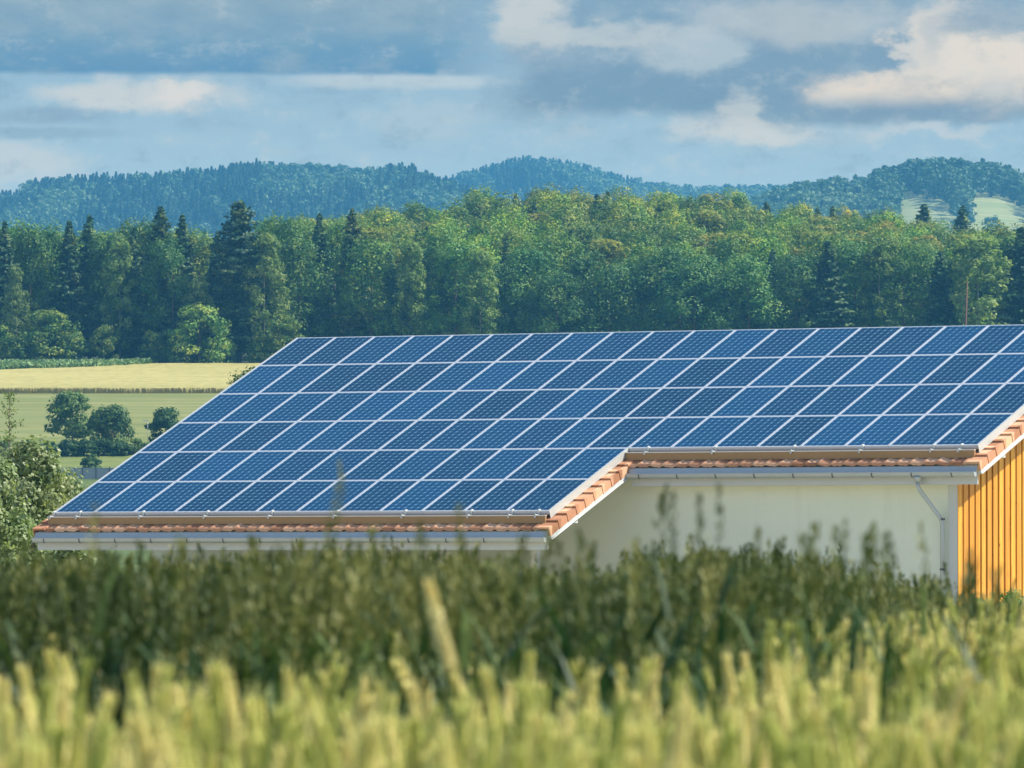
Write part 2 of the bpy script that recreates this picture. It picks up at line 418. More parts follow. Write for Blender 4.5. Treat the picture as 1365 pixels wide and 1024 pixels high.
M_bark = plain('bark', (.16, .12, .085), .9, var=.35, scale=4, stretch=(1, 1, .2))
M_barkpale = plain('pale_bark', (.24, .22, .18), .85, var=.3, scale=3, stretch=(1, 1, .3))
M_barkred = plain('red_bark', (.17, .075, .045), .9, var=.25, scale=3)
M_broad = foliage('broad_leaves', [(.040, .125, .022), (.115, .215, .034), (.31, .36, .060)], .2, .35)  # third tone puts warm sunlit highlights into the leaf colour
M_spruce = foliage('spruce_needles', [(.022, .070, .028), (.060, .125, .038), (.20, .25, .065)], .15, .4)  # lightest tone paints highlights onto the dark needles
M_birch = foliage('birch_leaves', [(.12, .19, .035), (.25, .31, .07), (.42, .43, .13)], .38, .5)

PROTO = {}
def proto(kind, i, meshes): PROTO.setdefault(kind, []).append(meshes)
pr = np.random.default_rng(5)
for i in range(9):
    H = 22.
    Vq = broad_crown(pr, H, 8.5 + 4.5*pr.random(), .03, int(54 + 26*pr.random()), 190, .40, pr.normal()*1.2, cr=1.15 + .3*pr.random())
    proto('broad', i, (mesh_np('crown', *Vq, M_broad), trunk_mesh(pr, H, .3, 7, M_bark)))
for i in range(4):
    Vq = broad_crown(pr, 10., 9., .01, 56, 110, .42, pr.normal()*.4, cr=1.15)
    proto('bush', i, (mesh_np('crown', *Vq, M_broad), trunk_mesh(pr, 10, .14, 5, M_bark)))
for i in range(3):
    Vq = broad_crown(pr, 22., 6.2, .10, 70, 110, .42, pr.normal()*.6, up=.9)
    proto('light', i, (mesh_np('crown', *Vq, M_birch), trunk_mesh(pr, 22, .14, 6, M_barkpale)))
for i in range(4):
    Vq = spruce_crown(pr, 24., 6.4 + pr.random()*1.5, [.05, .12, .05, .1][i], .62, 1.5)
    proto('spruce', i, (mesh_np('crown', *Vq, M_spruce), trunk_mesh(pr, 24, .26, 0, M_bark, top=.97)))
for i in range(2):
    Vq = spruce_crown(pr, 24., 7.2, .12, .66, 1.5, .55)
    proto('pine', i, (mesh_np('crown', *Vq, M_spruce), trunk_mesh(pr, 24, .26, 5, M_barkpale, top=.97)))
HT = {'bush': 10., 'broad': 22., 'light': 22., 'spruce': 24., 'pine': 24.}
NAME = {'bush': 'broadleaf_tree', 'broad': 'broadleaf_tree', 'light': 'birch_tree', 'spruce': 'spruce_tree', 'pine': 'fir_tree'}
used_labels = set()
def tree(kind, px, Y, top_py=None, h=None, wide=1., tint=(1, 1, 1), label='', group='trees of the wood', pi=None):
    X = ray(px, 400)[0]*Y; z = float(ground(X, Y))
    if h is None: h = at(px, top_py, Y).z - z
    ps = PROTO[kind]; cr, tr = ps[pi % len(ps) if pi is not None else int(rng.integers(len(ps)))]
    e = empty(NAME[kind], (X, Y, z - .2), rng.random()*6.28)
    s = h/HT[kind]; sw = s**.75*wide
    e.scale = (sw, sw*(.92 + .16*rng.random()), s)
    for nm, me in (('crown', cr), ('trunk', tr)):
        o = link(nm, me, e)
        o.color = (*tint, 1) if nm == 'crown' else (1, 1, 1, 1)
    lb = label; k = 2
    while lb in used_labels: lb = label + ', number %d from left' % k; k += 1
    used_labels.add(lb)
    tag(e, lb, 'tree', group)
    return e
ordn = ['first', 'second', 'third', 'fourth', 'fifth', 'sixth', 'seventh', 'eighth', 'ninth', 'tenth', 'eleventh', 'twelfth', 'thirteenth', 'fourteenth', 'fifteenth', 'sixteenth', 'seventeenth', 'eighteenth', 'nineteenth', 'twentieth']
topc = [397, 447, 499, 551.8, 604.2, 657.3, 712, 764.8, 818.7, 873.7, 927.6, 982.7, 1037.3, 1094, 1148.7, 1203.5, 1259.3, 1315.2, 1375]
def landmark(px):
    if px < 60: return 'over the far field'
    if px < 180: return 'behind the green crop strip'
    if px < 300: return 'above the golden far field'
    if px < 397: return 'left of the roof peak'
    for i in range(len(topc)-1):
        if px < topc[i+1]: return 'above the %s top-row panel' % ordn[i]
    return 'at the right edge of the wood'
# front edge of the wood, read off the photograph: (kind, x, top y, depth, width, tint, look)
front = [
 ('spruce', 6, 292, 1222, 1.1, (1, 1, 1), 'dark spruce'), ('broad', 40, 300, 1228, .8, (.9, 1, .9), 'green broadleaf tree'),
 ('light', 22, 352, 1216, .8, (.9, .95, .95), 'pale slim tree'), ('broad', 64, 300, 1232, .7, (.8, .95, .8), 'narrow green tree'),
 ('spruce', 92, 292, 1224, 1.1, (.9, .95, 1), 'dark pointed spruce'), ('spruce', 119, 284, 1230, 1.2, (.9, 1, 1), 'tall dark spruce'),
 ('broad', 142, 312, 1226, .8, (.9, .95, .9), 'dense green tree'), ('light', 160, 318, 1220, .9, (.8, .9, .75), 'pale upright tree'),
 ('spruce', 178, 300, 1226, 1., (1, 1, .9), 'slim spruce'), ('broad', 196, 292, 1234, .8, (1.1, 1.05, .8), 'yellowish green tree'),
 ('spruce', 214, 272, 1222, 1.35, (1.2, 1.05, .8), 'tallest brownish spruce'), ('spruce', 243, 284, 1230, 1.1, (.9, 1, 1), 'dark spruce'),
 ('broad', 230, 320, 1218, .8, (.8, .95, .9), 'leafy tree'), ('light', 268, 372, 1215, 1.3, (1, 1, .9), 'low pale spreading tree'),
 ('spruce', 290, 306, 1226, 1.2, (.8, .95, 1), 'dark spruce'), ('pine', 319, 266, 1218, 1.35, (1, 1, 1), 'big dark fir with bare lower trunk'),
 ('light', 352, 308, 1215, 1.1, (.95, 1, .85), 'sunlit pale green tree'), ('broad', 378, 290, 1236, .9, (1.1, 1.15, .8), 'bright green tree'),
 ('broad', 400, 318, 1222, .9, (.85, .95, .85), 'leafy green tree'), ('spruce', 426, 282, 1228, 1.1, (.95, 1, .9), 'dark spruce with bare stem'),
 ('broad', 446, 296, 1236, .8, (1, 1, .85), 'green broadleaf tree'), ('spruce', 470, 276, 1224, 1.2, (1.5, 1.1, .8), 'rusty brown spruce'),
 ('broad', 496, 318, 1222, .9, (.9, .95, .8), 'green broadleaf tree'), ('spruce', 520, 330, 1219, 1.0, (.8, .95, 1), 'dark green conifer'),
 ('light', 548, 318, 1218, 1.0, (.85, .95, .7), 'pale green tree'), ('broad', 572, 330, 1224, .9, (.8, .9, .9), 'dark leafy tree'),
 ('broad', 608, 322, 1220, 1.0, (1, 1.1, .9), 'broad green tree'), ('light', 640, 330, 1217, 1., (.85, .95, .8), 'pale grey green tree'),
 ('broad', 672, 352, 1222, 1., (.7, .9, 1.05), 'dark teal tree'), ('broad', 706, 330, 1224, 1.1, (.75, .92, .95), 'dark leafy tree'),
 ('broad', 742, 362, 1218, 1., (.8, .95, 1), 'round dark green tree'), ('broad', 776, 336, 1226, 1.1, (.75, .9, 1), 'dark broadleaf tree'),
 ('broad', 812, 356, 1220, 1., (.8, .95, .95), 'round leafy tree'), ('broad', 850, 344, 1226, 1.1, (.75, .9, 1), 'dark blue green tree'),
 ('broad', 888, 330, 1224, 1.0, (.75, .9, .95), 'dense dark tree'), ('broad', 926, 340, 1220, 1.1, (.72, .9, 1), 'dense dark tree'),
 ('broad', 962, 352, 1224, 1., (.75, .9, 1), 'dense teal tree'), ('broad', 998, 340, 1220, 1.1, (.8, .95, .95), 'broad dark tree'),
 ('spruce', 1030, 330, 1226, 1.2, (.8, .95, 1.1), 'dark conifer'), ('broad', 1062, 338, 1222, 1., (.75, .9, 1), 'leafy teal tree'),
 ('spruce', 1104, 318, 1220, 1.5, (.9, 1, 1.1), 'broad dark spruce'), ('broad', 1140, 322, 1226, 1., (.85, .95, .85), 'dark leafy tree'),
 ('light', 1172, 316, 1221, 1.2, (.75, .85, .55), 'olive green tree'), ('broad', 1205, 330, 1223, 1., (.85, .95, .8), 'leafy green tree'),
 ('light', 1228, 322, 1226, 1., (.8, .9, .6), 'tall olive tree'), ('spruce', 1254, 332, 1217, 1.4, (.75, .95, 1), 'dark bushy spruce'),
 ('light', 1304, 312, 1216, 1.5, (.95, 1, .85), 'large sunlit pale tree'), ('light', 1282, 318, 1226, 1., (1, 1.05, .7), 'pale yellow green tree'),
 ('broad', 1340, 318, 1226, .9, (.7, .85, .9), 'dark leafy tree'), ('spruce', 1362, 300, 1219, 1.5, (.8, 1, 1), 'dark spruce')]
for k, (kind, x, ty, Y, wd, tint, look) in enumerate(front):
    tree(kind, x, Y, ty, None, wd*(1.12 if kind == 'broad' else 1.), tuple(v*k_ for v, k_ in zip(tint, (lambda q: (q*.88, q, q*1.15))(.74 + .36*rng.random()))), '%s in the front row, %s' % (look, landmark(x)), 'trees along the front edge of the wood')
# low trees and bushes at the foot of the wood
low = [(-4, 425, 1.5), (26, 436, 1.5), (64, 405, 1.8), (96, 432, 1.4), (138, 425, 1.1), (205, 432, 1.1), (235, 440, 1.2), (266, 398, 1.7),
       (300, 440, 1.1), (348, 438, 1.3), (378, 412, 1.5), ]
for x, ty, wd in low:
    kind = 'light' if rng.random() < .35 else 'broad'
    t = (1.25 if kind == 'light' else .75) + .3*rng.random()
    tree('bush', x, 1211 + rng.random()*3, ty + 8, None, wd*.62, (t, t*1.0, t*.9),
         'low %s tree edging the wood, %s' % ('pale' if kind == 'light' else 'leafy', landmark(x)), 'low trees at the foot of the wood')
# rising canopy behind
rows = [(1246, .15), (1272, .3), (1305, .45), (1345, .6), (1390, .72), (1445, .84), (1510, .93), (1590, 1.0)]
cnt = 0
for ri, (Y, f) in enumerate(rows):
    x = (0 if ri < 2 else 330 + ri*12) + 20*rng.random()
    while x < 1385:
        X = ray(x, 400)[0]*Y
        sk = np.interp(x, [0, 300, 400, 520, 600, 650, 700, 750, 800, 850, 900, 950, 1000, 1050, 1100, 1150, 1200, 1260, 1330, 1365], [306, 304, 292, 284, 274, 262, 257, 252, 249, 254, 259, 256, 259, 268, 276, 284, 292, 302, 306, 302])
        fr = np.interp(x, [0, 500, 620, 1365], [312, 316, 334, 326])
        ty = fr + (sk - fr)*f + rng.normal()*5.5
        r_ = rng.random(); kind = 'spruce' if r_ < .10 else ('light' if r_ < .3 else 'broad')
        if kind == 'light': tint = (.78 + .3*rng.random(), .76 + .15*rng.random(), .35 + .3*rng.random())
        elif kind == 'broad': g = .72 + .85*rng.random(); tint = (g*(.95 + .55*f*rng.random()), g, .8 - .3*f)
        else: tint = (1.2, 1.1, .9)
        look = {'spruce': 'dark spruce tip', 'light': 'pale olive crown', 'broad': 'olive green crown'}[kind]
        tree(kind, x, Y + rng.normal()*6, ty, None, (1.05 if kind != 'light' else 1.6), tint, '%s in %s canopy rank %s' % (look, ordn[ri+1], landmark(x)), 'crowns of the wood behind its front row')
        cnt += 1
        x += (46 if kind == 'broad' else 38)*1300/Y*(.8 + .5*rng.random())
for x, ty in ((1232, 270), (1284, 272)):
    tree('spruce', x, 1600, ty, None, 1.7, (.9, 1, 1), 'lone dark spruce tip above the canopy, %s' % landmark(x), 'crowns of the wood behind its front row')
# dead stem
b = MB(); b.tube([(0, 0, 0), (.1, 0, 6), (.45, 0, 14.)], [.28, .2, .08], 7)
for k in range(7): zz = 5 + k*1.2; th = k*2.1; b.tube([(.2, 0, zz), (.2 + .7*math.cos(th), .7*math.sin(th), zz + .2)], [.05, .02], 4)
o = b.build('dead_trunk', M_barkred, None, True); p = at(1286, 480, 1209.5); o.location = (p.x, p.y, float(ground(p.x, p.y)) - .1)
tag(o, 'bare reddish dead trunk rising in front of the pale tree at right of the wood', 'dead tree')

# ------------------------------------------------------------------ far wooded hills
def far_proto(r, kind):
    if kind == 0:
        Vq = spruce_crown(r, 21, 6.2, .05, 1.9, .35)
    else:
        Vq = broad_crown(r, 16.5, 12.5, .03, 20, 11, 1.9)
    V, Q = Vq; return V, len(Q)
def far_wood(name, RI, nt_, pxr, yrange, seed, matx, excl=None, conifer=None, label=''):
    r = np.random.default_rng(seed)
    protos = [[far_proto(r, 0)[0] for _ in range(4)], [far_proto(r, 1)[0] for _ in range(5)]]
    out = []; n_ = 0; cells = set()
    for _ in range(nt_):
        Y = yrange[0] + (yrange[1]-yrange[0])*r.random(); px = pxr[0] + (pxr[1]-pxr[0])*r.random()
        X = (px - 682.5)/F*Y; cell = (int(X/8.5), int(Y/11))
        if cell in cells: continue
        z = float(ground(X, Y)); p = px_of(X, Y, z)
        if p[1] > 345: continue
        if excl and any(excl(p[0], p[1] - dy) for dy in (0, 14, 28, 38)): continue
        cells.add(cell)
        con = conifer(px, Y, r); k = 0 if con else 1
        V = protos[k][int(r.integers(len(protos[k])))]
        s = (.62 + .34*r.random()) if con else (.75 + .45*r.random()); th = r.random()*6.28; c_, s_ = math.cos(th), math.sin(th)
        Vr = np.stack([(V[:, 0]*c_ - V[:, 1]*s_)*s + X, (V[:, 0]*s_ + V[:, 1]*c_)*s + Y, V[:, 2]*s + z - .5], 1)
        out.append((Vr, k)); n_ += 1
    V = np.concatenate([a for a, _ in out]); Q = np.arange(len(V)).reshape(-1, 4)
    mi = np.concatenate([np.full(len(a)//4, k) for a, k in out])
    o = link(name, mesh_np(name, V, Q, matx, mi)); tag(o, label, 'wood', kind='stuff')
    print(name, n_, len(Q)); return o
M_farcon = foliage('far_conifers', [(.02, .06, .03), (.045, .10, .045), (.09, .15, .06)], .15, .05)
M_farbroad = foliage('far_broadleaves', [(.045, .11, .055), (.08, .16, .07), (.15, .24, .10)], .2, .012)
conA = lambda px, Y, r: r.random() < (.85 if math.sin(px*.011 + Y*.006) + math.sin(px*.023 - Y*.011 + 2) > -.5 else .12) or (Y > 5330 and r.random() < .6)
conB = lambda px, Y, r: (px < 845 and (Y > 6480 or math.sin(px*.02 + Y*.008) > -.1) and r.random() < .8)
conC = lambda px, Y, r: (px > 1160 and Y > 4440 and r.random() < .8) or r.random() < .08
def inpoly(x, y, Pg):
    c_ = False
    for i in range(len(Pg)):
        (x1, y1), (x2, y2) = Pg[i], Pg[i-1]
        if (y1 > y) != (y2 > y) and x < (x2-x1)*(y-y1)/(y2-y1) + x1: c_ = not c_
    return c_
PG = [[(1194, 256), (1230, 260), (1276, 282), (1288, 330), (1186, 330)], [(1286, 264), (1336, 264), (1380, 286), (1380, 330), (1352, 330), (1345, 300), (1318, 296), (1305, 330), (1284, 330)]]
exC = lambda x, y: any(inpoly(x, y, g) for g in PG)
far_wood('far_wood', 0, 15000, (-160, 830), (4850, 5440), 21, [M_farcon, M_farbroad], None, conA, 'blue hazy conifer forest on the long far hill at left')
far_wood('far_wood', 1, 15000, (420, 1300), (6080, 6640), 22, [M_farcon, M_farbroad], None, conB, 'blue hazy forest on the far middle hill and low saddle')
far_wood('far_wood', 2, 15000, (960, 1520), (3950, 4540), 23, [M_farcon, M_farbroad], exC, conC, 'blue green forest with pale meadows on the far right hill')

# ------------------------------------------------------------------ mid-distance: fields, bushes, barrier
# tall ripening wheat above the mown crop: a raised mass with a ragged front edge
r = np.random.default_rng(9)
def crop_mass(name, pxr, y0f, y1, h, m_, label, step=1.3, edge_per=160):
    Vs = []; Qs = []; base = 0
    nx = int((pxr[1]-pxr[0])/F*1100/step); ny = 90
    PX = np.linspace(pxr[0], pxr[1], nx); rows_ = []
    for j in range(ny):
        t = j/(ny-1)
        y0 = y0f(PX); Y = y0 + (y1(PX) - y0)*t
        X = (PX - 682.5)/F*Y; Z = ground(X, Y) + h*(.93 + .14*r.random(nx))*(1 if j else 1)
        rows_.append(np.stack([X, Y, Z], 1))
    low_ = rows_[0].copy(); low_[:, 2] = ground(low_[:, 0], low_[:, 1]) - .1; low_[:, 1] -= .15
    G = np.concatenate([low_[None], np.array(rows_)]).reshape(-1, 3)
    Q = gridq(ny+1, nx)
    # stalks along the front edge
    k = nx*edge_per//10; px_ = r.uniform(pxr[0], pxr[1], k); Ye = y0f(px_) - .25 - r.random(k)*.3; Xe = (px_-682.5)/F*Ye
    Ze = ground(Xe, Ye); hh = h*(.55 + .5*r.random(k)); wdt = .06 + .08*r.random(k)
    A = np.stack([Xe-wdt, Ye, Ze], 1); B = np.stack([Xe+wdt, Ye, Ze], 1); C_ = np.stack([Xe+wdt*.3+.05, Ye, Ze+hh], 1); D = np.stack([Xe-wdt*.3, Ye, Ze+hh], 1)
    E_ = np.stack([A, B, C_, D], 1).reshape(-1, 3); Q2 = np.arange(len(E_)).reshape(-1, 4) + len(G)
    o = link(name, mesh_np(name, np.concatenate([G, E_]), np.concatenate([Q, Q2]), m_)); tag(o, label, 'crop', kind='stuff'); return o
def crop_mat(name, cols, edge):
    m, nt, out = mat(name); n = N(nt)
    pos = n.new('ShaderNodeNewGeometry').outputs['Position']
    f = n.noise(n.mapping(pos, (.02, .25, 1)), 1., 5, .6); f2 = n.noise(n.mapping(pos, (1, .3, 1)), .8, 4)
    c = n.ramp(n.m('ADD', n.m('MULTIPLY', f, .6), n.m('MULTIPLY', f2, .4)), [(.36, cols[0]), (.5, cols[1]), (.64, cols[2])])
    nz = n.xyz(n.new('ShaderNodeNewGeometry').outputs['Normal'])[2]
    c = n.mix(n.step(n.m('ABSOLUTE', nz), .55, .25), c, n.mix(n.noise(n.mapping(pos, (1.2, 1, .2)), 1., 3), tuple(.6*e for e in edge), tuple(1.5*e for e in edge)))
    nt.links.new(n.bsdf(c, .9, 0, .1), out.inputs[0]); return m
M_ripe = crop_mat('ripening_wheat', [(.27, .25, .085), (.36, .32, .115), (.43, .375, .145)], (.32, .25, .09))
M_maize = foliage('young_maize', [(.12, .21, .07), (.20, .31, .11), (.28, .38, .16)], .2, .3)
strip0 = lambda p: np.interp(p, [-200, 0, 60, 130, 190, 205, 500], [1170, 1174, 1180, 1190, 1203, 1207, 1207])
crop_mass('wheat_field', (-200, 520), lambda p: 1085 + 0*p, lambda p: strip0(p), .8, M_ripe, 'golden ripening wheat field below the wood, its ragged edge facing the mown field')
k = 9000; px_ = r.uniform(-200, 200, k); s0 = strip0(px_); Ym = s0 + (1209 - s0)*r.random(k); Xm = (px_-682.5)/F*Ym
Cc = np.stack([Xm, Ym, ground(Xm, Ym) + .7 + .5*r.random(k)], 1)
Vq = leaf_quads(Cc, r.normal(size=(k, 3)) + np.array([0, -.4, .8]), .7 + .5*r.random(k), r)
k2 = 6000; px_ = r.uniform(-200, 200, k2); Ym = strip0(px_) + r.random(k2)*2; Xm = (px_-682.5)/F*Ym
V2 = leaf_quads(np.stack([Xm, Ym, ground(Xm, Ym) + 1.5*r.random(k2)], 1), r.normal(size=(k2, 3)) + np.array([0, -.8, .3]), .5 + .4*r.random(k2), r)
o = link('maize_field', mesh_np('maize_field', np.concatenate([Vq[0], V2[0]]), np.concatenate([Vq[1], V2[1] + len(Vq[0])]), M_maize))
tag(o, 'narrow strip of blue green young maize between the wheat and the wood', 'crop', kind='stuff')

M_bush = foliage('bush_leaves', [(.035, .09, .028), (.07, .14, .04), (.14, .22, .06)], .3, .8)
M_bushl = foliage('pale_bush_leaves', [(.10, .16, .04), (.16, .23, .06), (.24, .30, .09)], .35, .8)
def bush(name, px, base_py, top_py, wpx, Y, m_, label, cat='bush', low_=.02, clumps=40, per=110, leaf=.22, trunk=.08, limbs=5, group=None, tint=(1, 1, 1), sink=.1):
    rr_ = np.random.default_rng(int(abs(px)*7 + Y))
    X = ray(px, 400)[0]*Y; z = float(ground(X, Y)) if base_py is None else at(px, base_py, Y).z
    z = float(ground(X, Y)); h = at(px, top_py, Y).z - z; wd = wpx/F*Y
    e = empty(name, (X, Y, z - sink))
    Vq = broad_crown(rr_, h + sink, wd, low_, clumps, per, leaf, up=.8, cr=1.45 if Y > 400 else 1.1)
    o = link('crown', mesh_np('crown', *Vq, m_), e); o.color = (*tint, 1)
    link('trunk', trunk_mesh(rr_, h + sink, trunk, limbs, M_bark, .15, wd*.3, .8), e)
    tag(e, label, cat, group); return e
bush('field_tree', 97, None, 525, 60, 949, M_bush, 'round green tree at the left of the pair in front of the mown field', 'tree', .22, 46, 130, .34, .16, tint=(1.5, 1.35, 1.2))
bush('field_tree', 150, None, 543, 62, 944, M_bush, 'darker rounded tree at the right of the pair in front of the mown field', 'tree', .03, 50, 130, .34, .14, tint=(1.1, 1.05, 1.))
bush('shrub', 222, None, 546, 44, 946, M_bush, 'dark green shrub against the roof edge on the mown field', 'shrub', .02, 36, 120, .34, tint=(.8, .9, .9))
bush('shrub', 40, None, 586, 34, 938, M_bush, 'low dark shrub in the shade left of the field tree', 'shrub', .02, 22, 90, .3, tint=(.7, .8, .8))
bush('shrub', 121, None, 605, 30, 905, M_bush, 'small dark shrub just above the grey barrier', 'shrub', .02, 22, 90, .28, tint=(.8, .9, .8))
bush('shrub', 178, None, 585, 30, 938, M_bushl, 'pale green shrub right of the darker field tree', 'shrub', .02, 24, 90, .28)
bush('shrub', 196, None, 590, 24, 925, M_bush, 'small shrub beside the roof edge below the pale shrub', 'shrub', .02, 20, 90, .28)
bush('shrub', 4, None, 588, 24, 936, M_bushl, 'pale low shrub behind the sapling at the left edge', 'shrub', .02, 20, 90, .28)
for px, ty, wpx, lab in ((66, 589, 26, 'low shade-tinted hedge shrub at the foot of the round field tree'), (92, 588, 30, 'shade-tinted hedge shrub under the round field tree'), (116, 586, 30, 'shade-tinted hedge shrub between the two field trees'), (140, 588, 28, 'shade-tinted hedge shrub under the darker field tree'), (164, 590, 26, 'shade-tinted hedge shrub at the right foot of the darker field tree')):
    bush('shrub', px, None, ty, wpx, 936, M_bush, lab, 'shrub', .02, 26, 90, .28, tint=(.6, .75, .75))  # shrubs added and tinted dark to stand in for shade beneath the trees
# shrub peeping past the roof verge
b_ = bush('shrub', 330, None, 488, 64, 600, M_bush, 'leafy shrub top peeping past the sloping roof edge below the wood', 'shrub', .25, 60, 130, .22, .2)
# grey roadside barrier
M_panelgrey = plain('barrier_grey', (.32, .33, .36), .7, var=.12, scale=.8)
M_postgrey = plain('post_grey', (.09, .10, .12), .6, 0., .1)
fe = empty('noise_barrier', (at(110, 636, 900).x, 900, 0)); zf = 9.0
tag(fe, 'low grey panelled roadside barrier with dark posts below the field trees', 'barrier')
PW = 1.62
for k in range(-9, 8):
    b = MB(); b.box(k*PW + .06, (k+1)*PW - .06, -.04, .04, zf - .2, zf + 1.42)
    b.box(k*PW + .06, (k+1)*PW - .06, -.06, .06, zf + 1.42, zf + 1.5); b.box(k*PW + .06, (k+1)*PW - .06, -.07, .07, zf - .25, zf + .1)
    b.build('panel', M_panelgrey, fe)
    b = MB(); b.box(k*PW - .06, k*PW + .06, -.1, .1, zf - .3, zf + 1.62); b.build('post', M_postgrey, fe)
# little street lamp in the field edge
M_lamp = plain('lamp_grey', (.32, .33, .33), .4, .3, .05)
pl = at(197, 590, 930); zl = float(ground(pl.x, 930)); le = empty('street_lamp', (pl.x, 930, zl))
tag(le, 'thin pale street lamp right of the field trees', 'street lamp')
hl = at(197, 561, 930).z - zl
b = MB(); b.tube([(0, 0, 0), (0, 0, hl*.6), (-.02, 0, hl)], [.035, .03, .025], 8); b.build('pole', M_lamp, le, True)
b = MB(); b.hexa([(-.62, -.14, hl), (.08, -.09, hl), (.08, .09, hl), (-.62, .14, hl), (-.58, -.1, hl + .12), (.05, -.06, hl + .1), (.05, .06, hl + .1), (-.58, .1, hl + .12)]); b.build('lamp_head', M_lamp, le)
# near trees at the left
M_apple = foliage('near_tree_leaves', [(.12, .18, .06), (.22, .28, .11), (.38, .42, .22)], .35, 1.6, .45, .4)
e = bush('fruit_tree', 42, None, 590, 150, 173, M_apple, 'large leafy grey green tree standing at the left end of the barn', 'tree', .05, 120, 170, .105, .12, 9)
e2 = bush('fruit_tree', -14, None, 612, 110, 170, M_apple, 'leafy tree cut off by the left edge of the photo beside the barn', 'tree', .05, 90, 150, .105, .12, 9, tint=(.95, 1, .95))
# sapling
rs = np.random.default_rng(3); ps_ = at(13, 600, 290); zs = float(ground(ps_.x, 290)); hs = at(13, 512, 290).z - zs
se = empty('sapling', (ps_.x, 290, zs)); tag(se, 'thin young tree with sparse pale leaves at the left edge before the fields', 'sapling')
b = MB(); b.tube([(0, 0, 0), (.02, 0, hs*.5), (-.02, 0, hs*.97)], [.06, .045, .012], 7)
br = []
for k in range(34):
    z0_ = hs*(.36 + .6*rs.random()); th = rs.random()*6.28; l = .25 + 1.0*(1 - (z0_/hs))*1.6*rs.random()
    q = (l*math.cos(th), l*math.sin(th), z0_ + l*.5); b.tube([(0, 0, z0_), q], [.014, .004], 4); br.append((z0_, q))
b.build('trunk', M_bark, se, True)
C_ = []
for z0_, q in br:
    t = rs.random(26)[:, None]**.7; C_.append(np.array([[0, 0, z0_]])*(1-t) + np.array([q])*t + rs.normal(size=(26, 3))*.10)
C_ = np.concatenate(C_); Vq = leaf_quads(C_, rs.normal(size=C_.shape), .07 + .04*rs.random(len(C_)), rs)
link('crown', mesh_np('crown', *Vq, M_bushl), se)

# ------------------------------------------------------------------ the barn
A = -0.55387071; T = 0.39763505; CT, ST = math.cos(T), math.sin(T)
O = Vector((-4.7048798, 164.565674, 4.7766343)); ZG = -1.9
barn = empty('barn', (O.x, O.y, ZG), A)
tag(barn, 'white barn with solar roof, terracotta tile edges and orange timber gable', 'barn')
Z0 = O.z - ZG; PWd, PLn = 1.01, 1.67
XR = 20*PWd; XM = 12*PWd; S4, S6 = 4*PLn, 6*PLn
def RP(x, s, nn=0.): return (x, -s*CT - nn*ST, Z0 - s*ST + nn*CT)
M_white = plain('white_render', (.74, .78, .64), .85, var=.05, scale=.7, bump=.15)
m, nt, out = mat('white_render_wall'); n = N(nt)
tc = n.new('ShaderNodeTexCoord').outputs['Object']; tz = n.xyz(tc)[2]
c = n.mix(n.noise(tc, .5, 6, .65), (.66, .70, .57), (.78, .80, .68))
st = n.noise(n.mapping(tc, (3.2, 3.2, .22)), 1.0, 6, .7)
c = n.mix(n.m('MULTIPLY', n.step(st, .52, .72), .14), c, (.50, .50, .40))
c = n.mix(n.m('MULTIPLY', n.step(n.noise(tc, 1.7, 7, .75), .55, .70), .22), c, (.48, .52, .42))
nt.links.new(n.bsdf(c, .9, 0, .2, normal=n.bump(n.noise(tc, 14, 5), .2, .01)), out.inputs[0]); M_white = m
M_trim = plain('white_trim', (.52, .54, .53), .5, var=.04)
M_alu = plain('aluminium', (.66, .67, .69), .38, .55, .04)
M_cover = plain('cover_sheet', (.50, .52, .50), .45, .25, .05, 1.2)
M_steel = plain('painted_reflection', (.36, .21, .085), .5, .1, .10, .8)  # brown base colour stands in for the tiles reflected in the metal
M_zinc = plain('zinc_gutter', (.42, .46, .48), .5, .45, .10, 1.5)
M_dark = plain('shade_black', (.03, .03, .03), .9)
m, nt, out = mat('terracotta_tile'); n = N(nt)
tc = n.new('ShaderNodeTexCoord').outputs['Object']; tx, ty_, tz = n.xyz(tc)[:3]
idx = n.comb(n.m('FLOOR', n.m('DIVIDE', tx, .30)), n.m('FLOOR', n.m('DIVIDE', ty_, .341)), 0.0)
wn = n.new('ShaderNodeTexWhiteNoise'); n.put(wn.inputs[0], idx)
c = n.ramp(wn.outputs[0], [(0, (.34, .15, .075)), (.5, (.54, .27, .15)), (1, (.72, .43, .26))])
c = n.mix(n.m('MULTIPLY', n.step(n.noise(tc, 9, 5, .7), .5, .75), .5), c, (.20, .11, .07))
nt.links.new(n.bsdf(c, .75, 0, .3, normal=n.bump(n.noise(tc, 40, 3), .3, .01)), out.inputs[0]); M_tile = m
m, nt, out = mat('orange_timber'); n = N(nt)
tc = n.new('ShaderNodeTexCoord').outputs['Object']; tx, ty_, tz = n.xyz(tc)[:3]
wn = n.new('ShaderNodeTexWhiteNoise', noise_dimensions='1D'); n.put(wn.inputs['W'], n.m('FLOOR', n.m('DIVIDE', ty_, .25)))
c = n.ramp(wn.outputs[0], [(0, (.56, .25, .022)), (.5, (.68, .335, .034)), (1, (.80, .42, .05))])
gr = n.noise(n.mapping(tc, (20, 20, .7)), 1.5, 5, .65)
c = n.mix(n.m('MULTIPLY', n.step(gr, .42, .70), .8), c, (.45, .17, .02))
c = n.mix(n.step(n.noise(n.mapping(tc, (6, 6, 2)), 2.5, 2), .70, .74), c, (.28, .10, .02))
nt.links.new(n.bsdf(c, .55, 0, .4, normal=n.bump(gr, .25, .01)), out.inputs[0]); M_wood = m
M_gap = plain('timber_backing', (.11, .04, .01), .8, var=.2)
